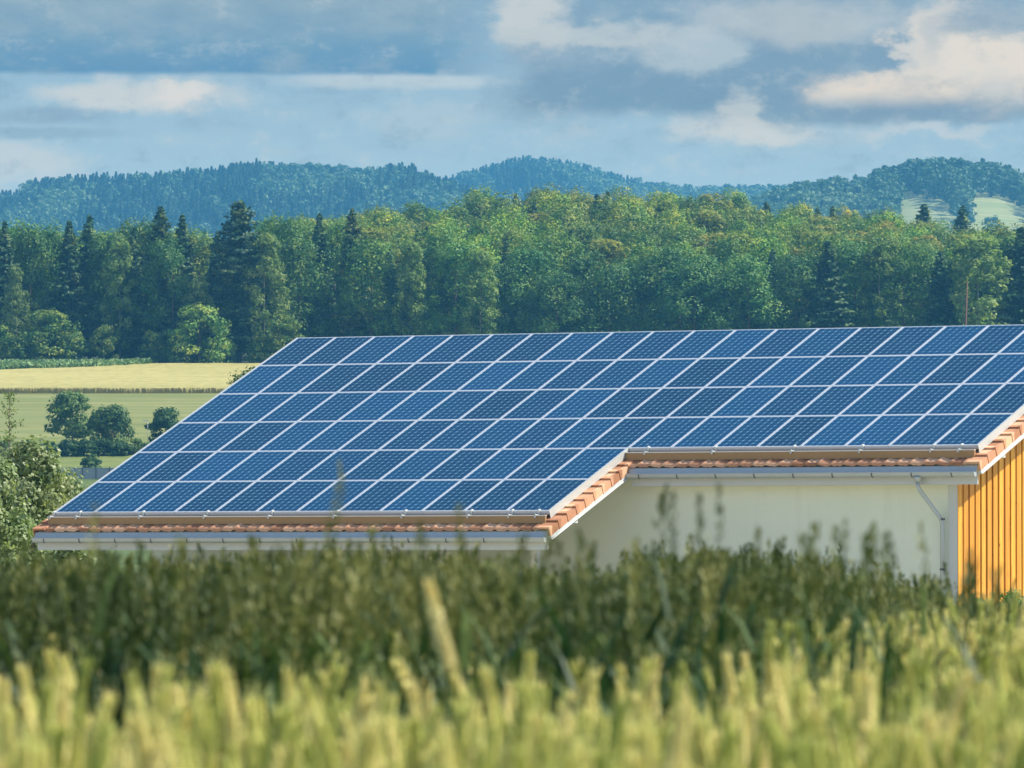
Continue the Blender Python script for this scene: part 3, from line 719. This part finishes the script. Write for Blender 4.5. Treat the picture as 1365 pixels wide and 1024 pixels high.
# panel glass
m, nt, out = mat('solar_cells'); n = N(nt)
tc = n.new('ShaderNodeTexCoord').outputs['Object']; tx, ty_, tz = n.xyz(tc)[:3]
cw, cl = .156, .1585
fx = n.m('ABSOLUTE', n.m('SUBTRACT', n.m('FRACT', n.m('ADD', n.m('DIVIDE', n.m('SUBTRACT', tx, .505), cw), 10.)), .5))
fy = n.m('ABSOLUTE', n.m('SUBTRACT', n.m('FRACT', n.m('ADD', n.m('DIVIDE', n.m('SUBTRACT', ty_, .835), cl), 10.)), .5))
g1 = n.m('GREATER_THAN', fx, .476); g2 = n.m('GREATER_THAN', fy, .487); g3 = n.m('GREATER_THAN', n.m('ADD', fx, fy), .83)
e1 = n.m('GREATER_THAN', n.m('ABSOLUTE', n.m('SUBTRACT', tx, .505)), cw*3 + .002); e2_ = n.m('GREATER_THAN', n.m('ABSOLUTE', n.m('SUBTRACT', ty_, .835)), cl*5 + .002)
gap = n.m('MAXIMUM', n.m('MAXIMUM', g1, g2), n.m('MAXIMUM', g3, n.m('MAXIMUM', e1, e2_)))
oi = n.new('ShaderNodeObjectInfo')
bus = n.m('LESS_THAN', n.m('ABSOLUTE', n.m('SUBTRACT', fx, .22)), .012)
cc = n.mix(oi.outputs['Random'], (.0015, .030, .095), (.002, .040, .125))
cc = n.mix(n.noise(tc, 1.5, 2), cc, (.002, .050, .105))
tl = n.m('ADD', .88, n.m('MULTIPLY', oi.outputs['Random'], .28)); cc = n.mix(1.0, cc, n.comb(tl, tl, tl), 'MULTIPLY')
cc = n.mix(n.m('MULTIPLY', bus, .35), cc, (.3, .36, .42))
c = n.mix(gap, cc, (.15, .29, .42))
bs = n.bsdf(c, .4, 0, .1, coat=.12, coat_rough=.04); bs.node.inputs['IOR'].default_value = 1.12
nt.links.new(bs, out.inputs[0]); M_cell = m

# panels -------------------------------------------------------------
fw, g = .029, .004
def panel_meshes():
    b = MB()
    x0, x1, y0, y1 = g, PWd - g, g, PLn - g        # mesh y runs down the slope reversed: y up the slope
    for (a0, a1, c0, c1) in ((x0, x1, y0, y0+fw), (x0, x1, y1-fw, y1), (x0, x0+fw, y0+fw, y1-fw), (x1-fw, x1, y0+fw, y1-fw)):
        b.box(a0, a1, c0, c1, -.042, 0)
    f = b.mesh('frame', M_alu)
    b = MB(); b.box(x0+fw, x1-fw, y0+fw, y1-fw, -.03, -.004)
    return f, b.mesh('cell_sheet', M_cell)
fm, cm = panel_meshes()
first = None
def place_panel(c, r, label):
    global first
    if first is None:
        root = empty('solar_panel', (0, 0, 0)); link('frame', fm, root); link('cell_sheet', cm, root); first = root
    else: root = dup(first)
    root.rotation_euler = (T, 0, A)
    lx, ly, lz = RP(c*PWd, (r+1)*PLn)
    ca, sa = math.cos(A), math.sin(A)
    root.location = (O.x + lx*ca - ly*sa, O.y + lx*sa + ly*ca, ZG + lz)
    tag(root, label, 'solar panel', 'solar panels of the roof array')
rown = ['top', 'second', 'third', 'fourth', 'fifth', 'bottom']
for r_ in range(6):
    for c_ in range(20 if r_ < 4 else 12):
        # skip panels wholly outside the frame
        q = RP(c_*PWd, (r_+1)*PLn); ca, sa = math.cos(A), math.sin(A)
        pxl = px_of(O.x + q[0]*ca - q[1]*sa, O.y + q[0]*sa + q[1]*ca, ZG + q[2])[0]
        place_panel(c_, r_, 'solar panel in the %s row of the roof array, %s from the left' % (rown[r_], ordn[c_]))

# roof tiles -----------------------------------------------------------
NT = -.20; CO = .37
def tile_sheet(x0, x1, s_bot, s_top, flip=False, dy=0.):
    Vs = []; Qs = []; base = 0
    xsn = np.arange(x0, x1 + 1e-6, .0375)
    wave = .014*np.cos(2*np.pi*xsn/.30) + .010*np.cos(4*np.pi*xsn/.30 + .8)
    s = s_bot
    jr = np.random.default_rng(4)
    while s > s_top:
        sa_, sb_ = s, max(s - CO, s_top)
        jit = jr.normal(size=int((x1-x0)/.3) + 3)*.004
        jx = jit[((xsn - x0)/.3).astype(int)]
        rowsn = [(sa_ + .006, NT - .012), (sa_, NT + .030), (sb_ - .02, NT + .0)]
        P_ = []
        for (s_, nn) in rowsn:
            n_ = nn + wave + jx
            P_.append(np.stack([xsn, -(s_*CT) - n_*ST, Z0 - s_*ST + n_*CT], 1))
        P_ = np.concatenate(P_); Vs.append(P_); Qs.append(gridq(3, len(xsn)) + base); base += len(P_)
        s -= CO
    V = np.concatenate(Vs)
    if flip: V[:, 1] = 2*dy - V[:, 1]
    return V, np.concatenate(Qs)
EAVE = .52; XL, XMR, XRR = -.23, XM + .23, XR + .23
RIDGE_S = -.10; yr = RP(0, RIDGE_S, NT)[1]
Va = tile_sheet(XL + .28, XM - .04, S6 + EAVE, RIDGE_S); Vb = tile_sheet(XM - .04, XR - .04, S4 + EAVE, RIDGE_S)
Vc = tile_sheet(XL, XRR, S4 + EAVE, RIDGE_S, True, yr)
V = np.concatenate([Va[0], Vb[0], Vc[0]]); Q = np.concatenate([Va[1], Vb[1] + len(Va[0]), Vc[1] + len(Va[0]) + len(Vb[0])])
roof = link('roof', mesh_np('roof', V, Q, M_tile), barn)
def slope_box(b, x0, x1, s0, s1, n0, n1):
    b.hexa([RP(x0, s1, n0), RP(x1, s1, n0), RP(x1, s0, n0), RP(x0, s0, n0), RP(x0, s1, n1), RP(x1, s1, n1), RP(x1, s0, n1), RP(x0, s0, n1)])
b = MB(); slope_box(b, XL + .06, XMR - .06, S4 + .3, S6 + EAVE - .06, NT - .12, NT - .045); slope_box(b, XL + .06, XRR - .06, RIDGE_S, S4 + .3, NT - .12, NT - .045)
b.build('roof_boarding', M_trim, barn)
b = MB()
def slope_box_back(b, x0, x1, s0, s1, n0, n1):
    P_ = [RP(x0, s1, n0), RP(x1, s1, n0), RP(x1, s0, n0), RP(x0, s0, n0), RP(x0, s1, n1), RP(x1, s1, n1), RP(x1, s0, n1), RP(x0, s0, n1)]
    b.hexa([(x, 2*yr - y, z) for x, y, z in P_])
slope_box_back(b, XL + .06, XRR - .06, RIDGE_S, S4 + EAVE - .06, NT - .12, NT - .045); b.build('back_roof_boarding', M_trim, barn)
b = MB(); b.tube([(XL, yr, RP(0, RIDGE_S, NT)[2] + .0), (XRR, yr, RP(0, RIDGE_S, NT)[2] + .0)], .11, 10); b.build('ridge_tiles', M_tile, roof, True)
# verge tiles: an L shaped tile per course, stepped
def verge(xe, side, s_bot, s_top, name):
    b = MB(); s = s_bot
    while s > s_top:
        sb_ = max(s - CO, s_top) - .03
        xi = xe - side*.27; lo = .045; hi_ = .004
        x0, x1 = sorted((xi, xe))
        b.hexa([RP(x0, s, NT+lo-.03), RP(x1, s, NT+lo-.03), RP(x1, sb_, NT+hi_-.03), RP(x0, sb_, NT+hi_-.03), RP(x0, s, NT+lo+.012), RP(x1, s, NT+lo+.012), RP(x1, sb_, NT+hi_+.012), RP(x0, sb_, NT+hi_+.012)])
        f0, f1 = sorted((xe - side*.003 , xe + side*.022))
        b.hexa([RP(f0, s, NT-.13), RP(f1 + (.012 if side > 0 else 0), s, NT-.13), RP(f1, sb_+.03, NT-.13), RP(f0, sb_+.03, NT-.13), RP(f0, s, NT+lo+.014), RP(f1 + (.012 if side > 0 else 0), s, NT+lo+.014), RP(f1, sb_+.03, NT+hi_+.014), RP(f0, sb_+.03, NT+hi_+.014)])
        s -= CO
    return b.build(name, M_tile, roof)
verge(XRR, 1, S4 + EAVE + .01, RIDGE_S, 'verge_tiles'); verge(XMR, 1, S6 + EAVE + .01, S4 + EAVE - .30, 'verge_tiles'); verge(XL, -1, S6 + EAVE + .01, RIDGE_S, 'verge_tiles')
# barge flashing under the verge tiles
for xe, sb, st, sd_ in ((XRR, S4 + EAVE, RIDGE_S, 1), (XMR, S6 + EAVE, S4 + EAVE - .2, 1), (XL, S6 + EAVE, RIDGE_S, -1)):
    b = MB(); x0, x1 = sorted((xe - sd_*.05, xe - sd_*.005 + sd_*.03)); slope_box(b, x0, x1, st, sb, NT - .195, NT - .132)
    x0, x1 = sorted((xe - sd_*.05, xe + sd_*.045)); slope_box(b, x0, x1, st, sb, NT - .215, NT - .196)
    b.build('barge_board', M_trim, barn, bevel=.004)
# panel side covers and mounting
for xe, s0, s1 in ((XR + .004, 0, S4), (XM + .004, S4 + .01, S6)):
    b = MB(); slope_box(b, xe, xe + .012, s0, s1 + .02, NT + .045, .004); slope_box(b, xe - .012, xe + .012, s0, s1 + .02, .0045, .0085); b.build('side_cover', M_cover, barn)
b = MB(); slope_box(b, -.02, -.004, 0, S6 + .02, NT + .1, .003); b.build('side_cover', M_cover, barn)
for x0, x1, sb in ((-.06, XM - .01, S6), (XM + .03, XR - .01, S4)):
    b = MB(); q = RP(0, sb + .14, -.045)
    b.box(x0, x1, q[1] - .02, q[1] + .03, q[2] - .160, q[2] - .012)
    b.build('eave_beam', M_steel, barn)
    b = MB(); b.box(x0 - .02, x1 + .005, q[1] - .035, q[1] + .04, q[2] - .0115, q[2] + .008); b.build('rail', M_alu, barn)
    b = MB(); slope_box(b, x0, x1, sb - .06, sb + .015, -.085, -.043); b.build('rail', M_alu, barn)
    b = MB(); slope_box(b, x0 + .05, x1 - .02, sb - .10, sb - .065, NT + .05, -.05); b.build('painted_shadow', M_dark, barn)  # near-black strip painted as the shade under the panels' lower edge
hooks6 = [70, 107, 191, 277, 363, 450, 540.7, 628.6, 683, 718.5]; hooks4 = [864, 954, 1059, 1150, 1245, 1282]
def hook(x, sb):
    b = MB(); slope_box(b, x - .02, x + .02, sb - .05, sb + .022, .0008, .02)
    slope_box(b, x - .02, x + .02, sb + .017, sb + .03, -.075, .0006)
    q = RP(x, sb + .022, -.075); q2 = RP(x, sb + .14, -.045)
    b.box(x - .02, x + .02, q2[1] - .05, q2[1] - .036, q2[2] - .05, q2[2] + .035)
    b.box(x - .012, x + .012, q2[1] - .05, q[1], q2[2] + .009, q2[2] + .02)
    q3 = RP(x, sb + .12, NT + .05); b.box(x - .012, x + .012, q2[1] - .015, q2[1] + .005, q3[2] - .05, q2[2] - .161)
    b.build('panel_hook', M_trim, barn)
def inv_x(px, sb):                        # local x of the point on the array's lower edge seen at photo column px
    lo, hi_ = -1., 21.
    for _ in range(40):
        mid = (lo + hi_)/2; q = RP(mid, sb); ca, sa = math.cos(A), math.sin(A)
        if px_of(O.x + q[0]*ca - q[1]*sa, O.y + q[0]*sa + q[1]*ca, ZG + q[2])[0] < px: lo = mid
        else: hi_ = mid
    return lo
for px in hooks6: hook(max(-.0, inv_x(px, S6)), S6)
for px in hooks4: hook(inv_x(px, S4), S4)
# eaves: drip flashing, gutter, fascia
WT = .14
def eaves(x0, x1, sb, fascia_x1):
    y_e, z_e = RP(0, sb + EAVE, NT)[1:]
    b = MB(); b.hexa([(x0, y_e - .025, z_e - .15), (x1, y_e - .025, z_e - .15), (x1, y_e - .005, z_e - .15), (x0, y_e - .005, z_e - .15), (x0, y_e + .02, z_e - .035), (x1, y_e + .02, z_e - .035), (x1, y_e + .04, z_e - .035), (x0, y_e + .04, z_e - .035)])
    b.build('drip_flashing', M_zinc, barn)
    gu = MB(); rr_ = .062; cy_, cz_ = y_e - .065, z_e - .155; pr_ = []
    for k in range(11):
        t = math.pi*k/10; pr_.append((cy_ - rr_*math.cos(t), cz_ - rr_*1.55*math.sin(t)))
    pin = [(cy_ + (y - cy_)*.93, cz_ + (z - cz_)*.95) for y, z in pr_]
    for a, b2 in zip(pr_[:-1], pr_[1:]): gu.quad((x0, *a), (x0, *b2), (x1, *b2), (x1, *a))
    for a, b2 in zip(pin[:-1], pin[1:]): gu.quad((x0, *b2), (x0, *a), (x1, *a), (x1, *b2))
    gu.tube([(x0, cy_ - rr_, cz_), (x1, cy_ - rr_, cz_)], .012, 6)
    for xx in (x0, x1):
        i = len(gu.v); gu.v += [(xx, *p) for p in pr_]; gu.f.append(tuple(range(i, i + 11)))
    go = gu.build('gutter', M_zinc, barn)
    x = x0 + .3
    while x < x1:
        b = MB()
        for a, b2 in zip(pr_[:-1], pr_[1:]):
            f = 1.07; A1 = (cy_ + (a[0]-cy_)*f, cz_ + (a[1]-cz_)*f); B1 = (cy_ + (b2[0]-cy_)*f, cz_ + (b2[1]-cz_)*f)
            b.quad((x - .014, *A1), (x - .014, *B1), (x + .014, *B1), (x + .014, *A1))
        b.box(x - .014, x + .014, cy_ + rr_*1.0, cy_ + rr_ + .06, cz_ - .02, cz_)
        b.build('gutter_bracket', M_dark if False else M_postgrey, go); x += .90
    b = MB(); b.box(x0 + .02, fascia_x1, y_e + .07, y_e + .10, z_e - .40, z_e - .16); b.build('fascia', M_trim, barn)
    b = MB(); b.box(x0 + .3, fascia_x1 - .64, y_e + .101, y_e + .44, z_e - .40, z_e - .38); b.build('soffit', M_trim, barn)
    return y_e, z_e, cy_, cz_
ye6, ze6, _, _ = eaves(XL + .03, XMR - .035, S6, XMR - .06)
ye4, ze4, gcy, gcz = eaves(XMR + .03, XRR - .035, S4, XRR - .06)
# walls
XW = XR + .23 - .70; YWf = ye4 + .45; XWL = .3; YWb = 2*yr - YWf
def ztop(y):                              # underside of the roof boarding
    y2 = min(y, 2*yr - y); s = -(y2)/CT; return Z0 + y2*ST/CT + (NT - .13)/CT
b = MB(); b.box(XWL, XW - .03, YWf, YWf + .2, 0, ztop(YWf) - .01); b.build('front_wall', M_white, barn)
b = MB(); b.box(XWL, XW - .03, YWb - .2, YWb, 0, ztop(YWb) - .01); b.build('back_wall', M_white, barn)
b = MB(); b.box(XW - .20, XW + .002, YWf - .035, YWf - .002, 0, ztop(YWf) - .02); b.build('corner_trim', M_trim, barn)
def gable(x0, x1):
    b = MB(); ysn = np.linspace(YWf + .205, YWb - .205, 41)
    for a, c_ in zip(ysn[:-1], ysn[1:]):
        b.hexa([(x0, a, 0), (x1, a, 0), (x1, c_, 0), (x0, c_, 0), (x0, a, ztop(a)), (x1, a, ztop(a)), (x1, c_, ztop(c_)), (x0, c_, ztop(c_))])
    return b
gable(XW - .20, XW - .035).build('gable_backing', M_gap, barn); gable(XWL, XWL + .18).build('left_gable_wall', M_white, barn)
b = MB(); b.box(XW - .035, XW - .031, YWf - .0, YWf + .21, 0, ztop(YWf) - .02); b.build('corner_backing', M_gap, barn)
b = MB(); y = YWf - .03; jb = np.random.default_rng(8)
while y < YWb:
    wd = .172 + .025*jb.random(); a, c_ = y, min(y + wd, YWb); d = .012*jb.random()
    b.hexa([(XW - .029, a, .05), (XW + .006 + d, a, .05), (XW + .006 + d, c_, .05), (XW - .029, c_, .05), (XW - .029, a, ztop(a) - .02), (XW + .006 + d, a, ztop(a) - .02), (XW + .006 + d, c_, ztop(c_) - .02), (XW - .029, c_, ztop(c_) - .02)])
    y += .25
b.build('gable_boards', M_wood, barn, bevel=.006)
# purlins poking out under the verges, carport posts
def slope_y(s, nn): return RP(0, s, nn)[1:]
for x0, x1, s in ((XW + .01, XRR - .0, S4 + EAVE - 1.1), (XWL, XMR - .0, S6 + EAVE - 1.1)):
    py_, pz_ = slope_y(s, NT - .13); b = MB(); b.box(x0, x1, py_ - .07, py_ + .07, pz_ - .17, pz_ - .01); b.build('purlin', M_trim, barn, bevel=.005)
py_, pz_ = slope_y(S6 + EAVE - 1.1, NT - .13)
for x in (.75, 4.4, 8.1, XMR - .95):
    b = MB(); b.box(x - .065, x + .065, py_ - .062, py_ + .062, 0, pz_ - .171); b.box(x - .1, x + .1, py_ - .1, py_ + .1, 0, .06); b.build('carport_post', M_trim, barn, bevel=.004)
# downpipe
ca, sa = math.cos(A), math.sin(A)
xd = inv_x(1223, S4 + EAVE)
b = MB(); yw = YWf - .11
b.tube([(xd, gcy, gcz - .085), (xd, gcy, gcz - .13), (xd, gcy, gcz - .20)], [.085, .07, .042], 12)
b.tube([(xd, gcy, gcz - .19), (xd, gcy + .0, gcz - .28), (xd + .03, gcy + .02, gcz - .35), (XW - .34, yw - .02, gcz - 1.02 + .12), (XW - .30, yw, gcz - 1.02), (XW - .30, yw, .1)], .042, 12)
dp = b.build('downpipe', M_zinc, barn, True)
for z in (1.6, 2.6): 
    b = MB(); b.tube([(XW - .30, yw, z), (XW - .30, yw, z + .04)], .052, 12); b.box(XW - .31, XW - .29, yw + .03, YWf - .036, z + .005, z + .03); b.build('pipe_clip', M_postgrey, dp)
# shrubs by the barn
M_fresh = foliage('fresh_shrub', [(.07, .16, .03), (.12, .25, .05), (.22, .38, .10)], .35, 4)
def near_bush(px, top_py, wpx, Y, label, tint=(1, 1, 1), leaf=.05):
    return bush('garden_shrub', px, None, top_py, wpx, Y, M_fresh, label, 'shrub', .05, 44, 70, leaf, .02, 5, 'garden shrubs below the barn wall', tint)
near_bush(1243, 790, 52, 146, 'bright green shrub below the downpipe corner of the barn')
near_bush(1304, 798, 60, 147, 'green shrub at the foot of the orange timber gable', (.9, .95, .9))
near_bush(1350, 788, 54, 148, 'dull green shrub under the gable at the right edge', (.8, .85, .8))

# ------------------------------------------------------------------ foreground cereals
def cereal_mat(name, cols, trans, scale=3.):
    m, nt, out = mat(name); n = N(nt)
    pos = n.new('ShaderNodeTexCoord').outputs['Object']
    f = n.noise(n.mapping(pos, (1, 1, .25)), scale, 2, .5)
    c = n.ramp(n.step(f, .35, .65), [(0, cols[0]), (.5, cols[1]), (1, cols[2])])
    p = n.bsdf(c, .55, 0, .3); t = n.new('ShaderNodeBsdfTranslucent'); n.put(t.inputs[0], c)
    mx = n.new('ShaderNodeMixShader'); mx.inputs[0].default_value = trans
    nt.links.new(p, mx.inputs[1]); nt.links.new(t.outputs[0], mx.inputs[2]); nt.links.new(mx.outputs[0], out.inputs[0]); return m
M_ear = cereal_mat('wheat_ears', [(.52, .56, .14), (.77, .74, .24), (.92, .82, .36)], .35, 9)
M_stem = cereal_mat('wheat_stems', [(.045, .10, .018), (.11, .17, .030), (.32, .32, .09)], .3, 9)
def wheat_stalk(r, ear=.09, er=.0085, stem=.8, spike=9, awn=.02):
    """stalk with its top at z=0 ; returns (V,Q) of ear and of stem+leaves (quads)"""
    EV = []; SV = []
    bend = .008 + .028*r.random(); ph = r.random()*6.28
    def axis(t): return np.array([math.cos(ph)*bend*t*t, math.sin(ph)*bend*t*t, -ear*(1-t)])
    def diamond(c, d, l, w_, out):
        d = d/np.linalg.norm(d); a = np.cross(d, [0.3, .2, 1.]); a /= np.linalg.norm(a); b2 = np.cross(d, a)
        tip, tail = c + d*l*.55, c - d*l*.45; ring = [c + a*w_, c + b2*w_, c - a*w_, c - b2*w_]
        for k in range(4):
            p, q = ring[k], ring[(k+1) % 4]
            out += [tail, q, (q+tip)/2*1. , p]; out += [p, (q+tip)/2, tip, (p+tip)/2]
    for k in range(spike):
        t = (k + .5)/spike; c = axis(t)
        for sgn in (0, 1, 2):
            th = k*1.9 + sgn*2.094; o_ = np.array([math.cos(th), math.sin(th), 0])*er*.55*(1 - .5*abs(t-.45))
            diamond(c + o_, np.array([o_[0]*55, o_[1]*55, 1.]), ear/spike*1.9, er*.66*(1.25 - .75*t), EV)
    for k in range(4):
        c = axis(.8); th = r.random()*6.28; tip = c + np.array([math.cos(th)*.012, math.sin(th)*.012, awn + ear*.22]); w_ = .0006
        EV += [c + [w_, 0, 0], c - [w_, 0, 0], tip - [w_*.3, 0, 0], tip + [w_*.3, 0, 0]]
    top = axis(0); bx = np.array([r.normal()*.03, r.normal()*.03])
    for k in range(3):
        t0, t1 = k/3, (k+1)/3; p0 = top + np.array([bx[0]*t0, bx[1]*t0, -stem*t0]); p1 = top + np.array([bx[0]*t1, bx[1]*t1, -stem*t1])
        for j in range(3):
            a0, a1 = j*2.094, (j+1)*2.094; w_ = .0017
            SV += [p1 + [w_*math.cos(a0), w_*math.sin(a0), 0], p1 + [w_*math.cos(a1), w_*math.sin(a1), 0], p0 + [w_*math.cos(a1), w_*math.sin(a1), 0], p0 + [w_*math.cos(a0), w_*math.sin(a0), 0]]
    for k in range(3):
        zl_ = -.27 - .13*k - .06*r.random(); th = r.random()*6.28; L_ = .14 + .10*r.random(); dx_ = np.array([math.cos(th), math.sin(th)]); sx = np.array([-dx_[1], dx_[0]])*.006
        prev = None
        for j in range(4):
            t = j/3; p = np.array([*(dx_*L_*t*.7), zl_ + L_*.75*t - L_*.9*t*t*t]); w_ = sx*(1 - t*.85)
            cur = (p + [*w_, 0], p - [*w_, 0])
            if prev: SV += [prev[0], prev[1], cur[1], cur[0]]
            prev = cur
    return np.array(EV, float), np.array(SV, float)
def scatter(protos, P_, r, lean=.22, smin=.85, smax=1.15):
    EVs, SVs = [], []
    for i in range(len(P_)):
        E_, S_ = protos[int(r.integers(len(protos)))]
        th = r.random()*6.28; c_, s_ = math.cos(th), math.sin(th); s = smin + (smax-smin)*r.random()
        lx, ly = r.normal()*lean, r.normal()*lean
        for A_, L_ in ((E_, EVs), (S_, SVs)):
            x = (A_[:, 0]*c_ - A_[:, 1]*s_)*s; y = (A_[:, 0]*s_ + A_[:, 1]*c_)*s; z = A_[:, 2]*s
            dd = np.maximum(z, -.35)
            L_.append(np.stack([x + lx*dd + P_[i, 0], y + ly*dd + P_[i, 1], z + P_[i, 2]], 1))
    return np.concatenate(EVs), np.concatenate(SVs)
def stuff(name, EV, SV, mats_, label, cat):
    V = np.concatenate([EV, SV]); Q = np.arange(len(V)).reshape(-1, 4); mi = np.concatenate([np.zeros(len(EV)//4), np.ones(len(SV)//4)])
    o = link(name, mesh_np(name, V, Q, mats_, mi)); tag(o, label, cat, kind='stuff'); print(name, len(Q)); return o
rw = np.random.default_rng(17)
wp = [wheat_stalk(rw, .095 + .03*rw.random(), .0105, .8, 10) for _ in range(7)]
def edgeY(px): return np.interp(px, [-400, 0, 500, 900, 1050, 1150, 1365, 1700], [10.6, 10.6, 10.4, 10.8, 12.5, 16.5, 19., 21])
pts = []
while len(pts) < 5000:
    Y = 6.6 + (21 - 6.6)*rw.random()**1.25; hw_ = 1.7 + .07*Y; X = rw.uniform(-hw_, hw_); px = 682.5 + F*X/Y
    if rw.random() > hw_/3.2*(1.25 if Y > 11 else 1.): continue
    if Y > edgeY(px) + (4.5*rw.random() if rw.random() < .12 else 0): continue
    zt = -.205 + np.clip(rw.normal(), -2.2, 1.5)*.042 + .03*(Y > 12) + .016*math.sin(X*9 + Y*2)
    py = px_of(X, Y, zt)[1]
    pts.append((X, Y, zt))
EV, SV = scatter(wp, np.array(pts), rw, .09)
stuff('wheat', EV, SV, [M_ear, M_stem], 'sunlit ripening wheat ears blurred across the bottom of the picture', 'wheat')
# the one tall ear
E_, S_ = wheat_stalk(np.random.default_rng(2), .105, .0098, .85, 12)
p = at(574, 774, 8.6)
we = empty('wheat_stalk', (p.x, p.y, p.z)); we.rotation_euler = (0, R(-12), 0)
tag(we, 'single tall yellow wheat ear rising above the rest left of centre', 'wheat stalk')
M_gold = cereal_mat('golden_ear', [(.86, .72, .28), (.90, .80, .36), (.92, .85, .46)], .3, 30)
link('ear', mesh_np('ear', E_, np.arange(len(E_)).reshape(-1, 4), M_gold), we); link('stem', mesh_np('stem', S_, np.arange(len(S_)).reshape(-1, 4), M_stem), we)

# dark tall grass behind the wheat
M_gh = cereal_mat('grass_heads', [(.055, .088, .020), (.115, .145, .032), (.25, .25, .07)], .25, 2.5)
M_gl = cereal_mat('grass_leaves', [(.018, .060, .018), (.045, .095, .020), (.11, .16, .035)], .25, 2.5)
def grass_plant(r, head=.11, hw=.012, stem=.9, leaves=4):
    EV = []; SV = []
    for k in range(40):
        t = r.random(); th = r.random()*6.28; rad = hw*(1.1 - .75*t)*(.3 + r.random()); c = np.array([math.cos(th)*rad, math.sin(th)*rad, -head*(1-t)])
        l = .010 + .007*r.random(); w_ = .0030; d = np.array([math.cos(th)*.4, math.sin(th)*.4, 1.]); a = np.array([-math.sin(th), math.cos(th), 0])*w_
        EV += [c - d*l*.5, c + a, c + d*l*.6, c - a]
    top = np.array([0, 0, -head*.9]); bx = r.normal(size=2)*.05
    for k in range(2):
        t0, t1 = k/2, (k+1)/2; p0 = top + [bx[0]*t0, bx[1]*t0, -stem*t0]; p1 = top + [bx[0]*t1, bx[1]*t1, -stem*t1]; w_ = .0015
        for a in (np.array([w_, 0, 0]), np.array([0, w_, 0])): SV += [p1 - a, p1 + a, p0 + a, p0 - a]
    for k in range(leaves):
        zl_ = -.10 - .18*k*r.random() - .05; th = r.random()*6.28; L_ = .18 + .18*r.random(); dx_ = np.array([math.cos(th), math.sin(th)]); sx = np.array([-dx_[1], dx_[0]])*(.005 + .005*r.random()); prev = None
        for j in range(4):
            t = j/3; p = np.array([*(dx_*L_*t*.45), zl_ - .08 + L_*.85*t - L_*.55*t**3]); w_ = sx*(1 - t*.9); cur = (p + [*w_, 0], p - [*w_, 0])
            if prev: SV += [prev[0], prev[1], cur[1], cur[0]]
            prev = cur
    return np.array(EV, float), np.array(SV, float)
rg = np.random.default_rng(31)
gp = [grass_plant(rg, .08 + .06*rg.random(), .010 + .008*rg.random(), .9, 5) for _ in range(8)]
pts = []
tops = ([-500, 0, 120, 230, 330, 420, 520, 600, 690, 740, 800, 860, 940, 1010, 1100, 1180, 1250, 1290, 1365, 1800], [742, 740, 744, 742, 738, 736, 732, 734, 744, 758, 756, 734, 730, 730, 732, 742, 758, 775, 786, 786])
while len(pts) < 10500:
    Y = 11 + 17*rg.random()**1.4; hw_ = 2.0 + .085*Y; X = rg.uniform(-hw_, hw_); px = 682.5 + F*X/Y
    if Y < edgeY(px) + .9: continue
    t = np.interp(px, *tops) + 11 + abs(rg.normal())*30 - 20*(rg.random() < .12)
    t += 9*math.sin(X*17 + Y*1.3) + 7*math.sin(X*41 - Y*2.1)
    if px > 1060: t += 8
    pts.append((X, Y, at(px, t, Y).z))
EV, SV = scatter(gp, np.array(pts), rg, .12, .8, 1.3)
stuff('tall_grass', EV, SV, [M_gh, M_gl], 'dark green seeding grass band between the wheat and the barn', 'grass')
# scattered taller culms standing clear of the band
pts = []
for px, py in ((125, 668), (28, 720), (243, 706), (435, 690), (452, 610), (612, 668), (500, 700), (737, 700), (765, 705), (845, 716), (884, 640), (897, 655), (965, 640), (930, 655), (1012, 700), (1110, 700), (1125, 690), (1153, 705), (1178, 704), (1238, 690), (1300, 730), (1070, 706), (560, 690), (340, 712), (182, 715), (1090, 695), (1165, 692), (1290, 745), (1330, 752), (790, 722), (700, 706), (395, 716)):
    for k in range(2 if py > 690 else 1):
        Y = 9.6 + 2.5*rg.random(); pts.append(((px + rg.normal()*5 - 682.5)/F*Y, Y, at(px, py + 10*k*rg.random() + 4, Y).z))
EV, SV = scatter(gp, np.array(pts), rg, .10, .7, 1.0)
stuff('grass_culms', EV, SV, [M_gh, M_gl], 'scattered thin taller grass stems crossing the white barn wall', 'grass')
# off-frame panels need no special care; total trees reported
print('canopy', cnt)
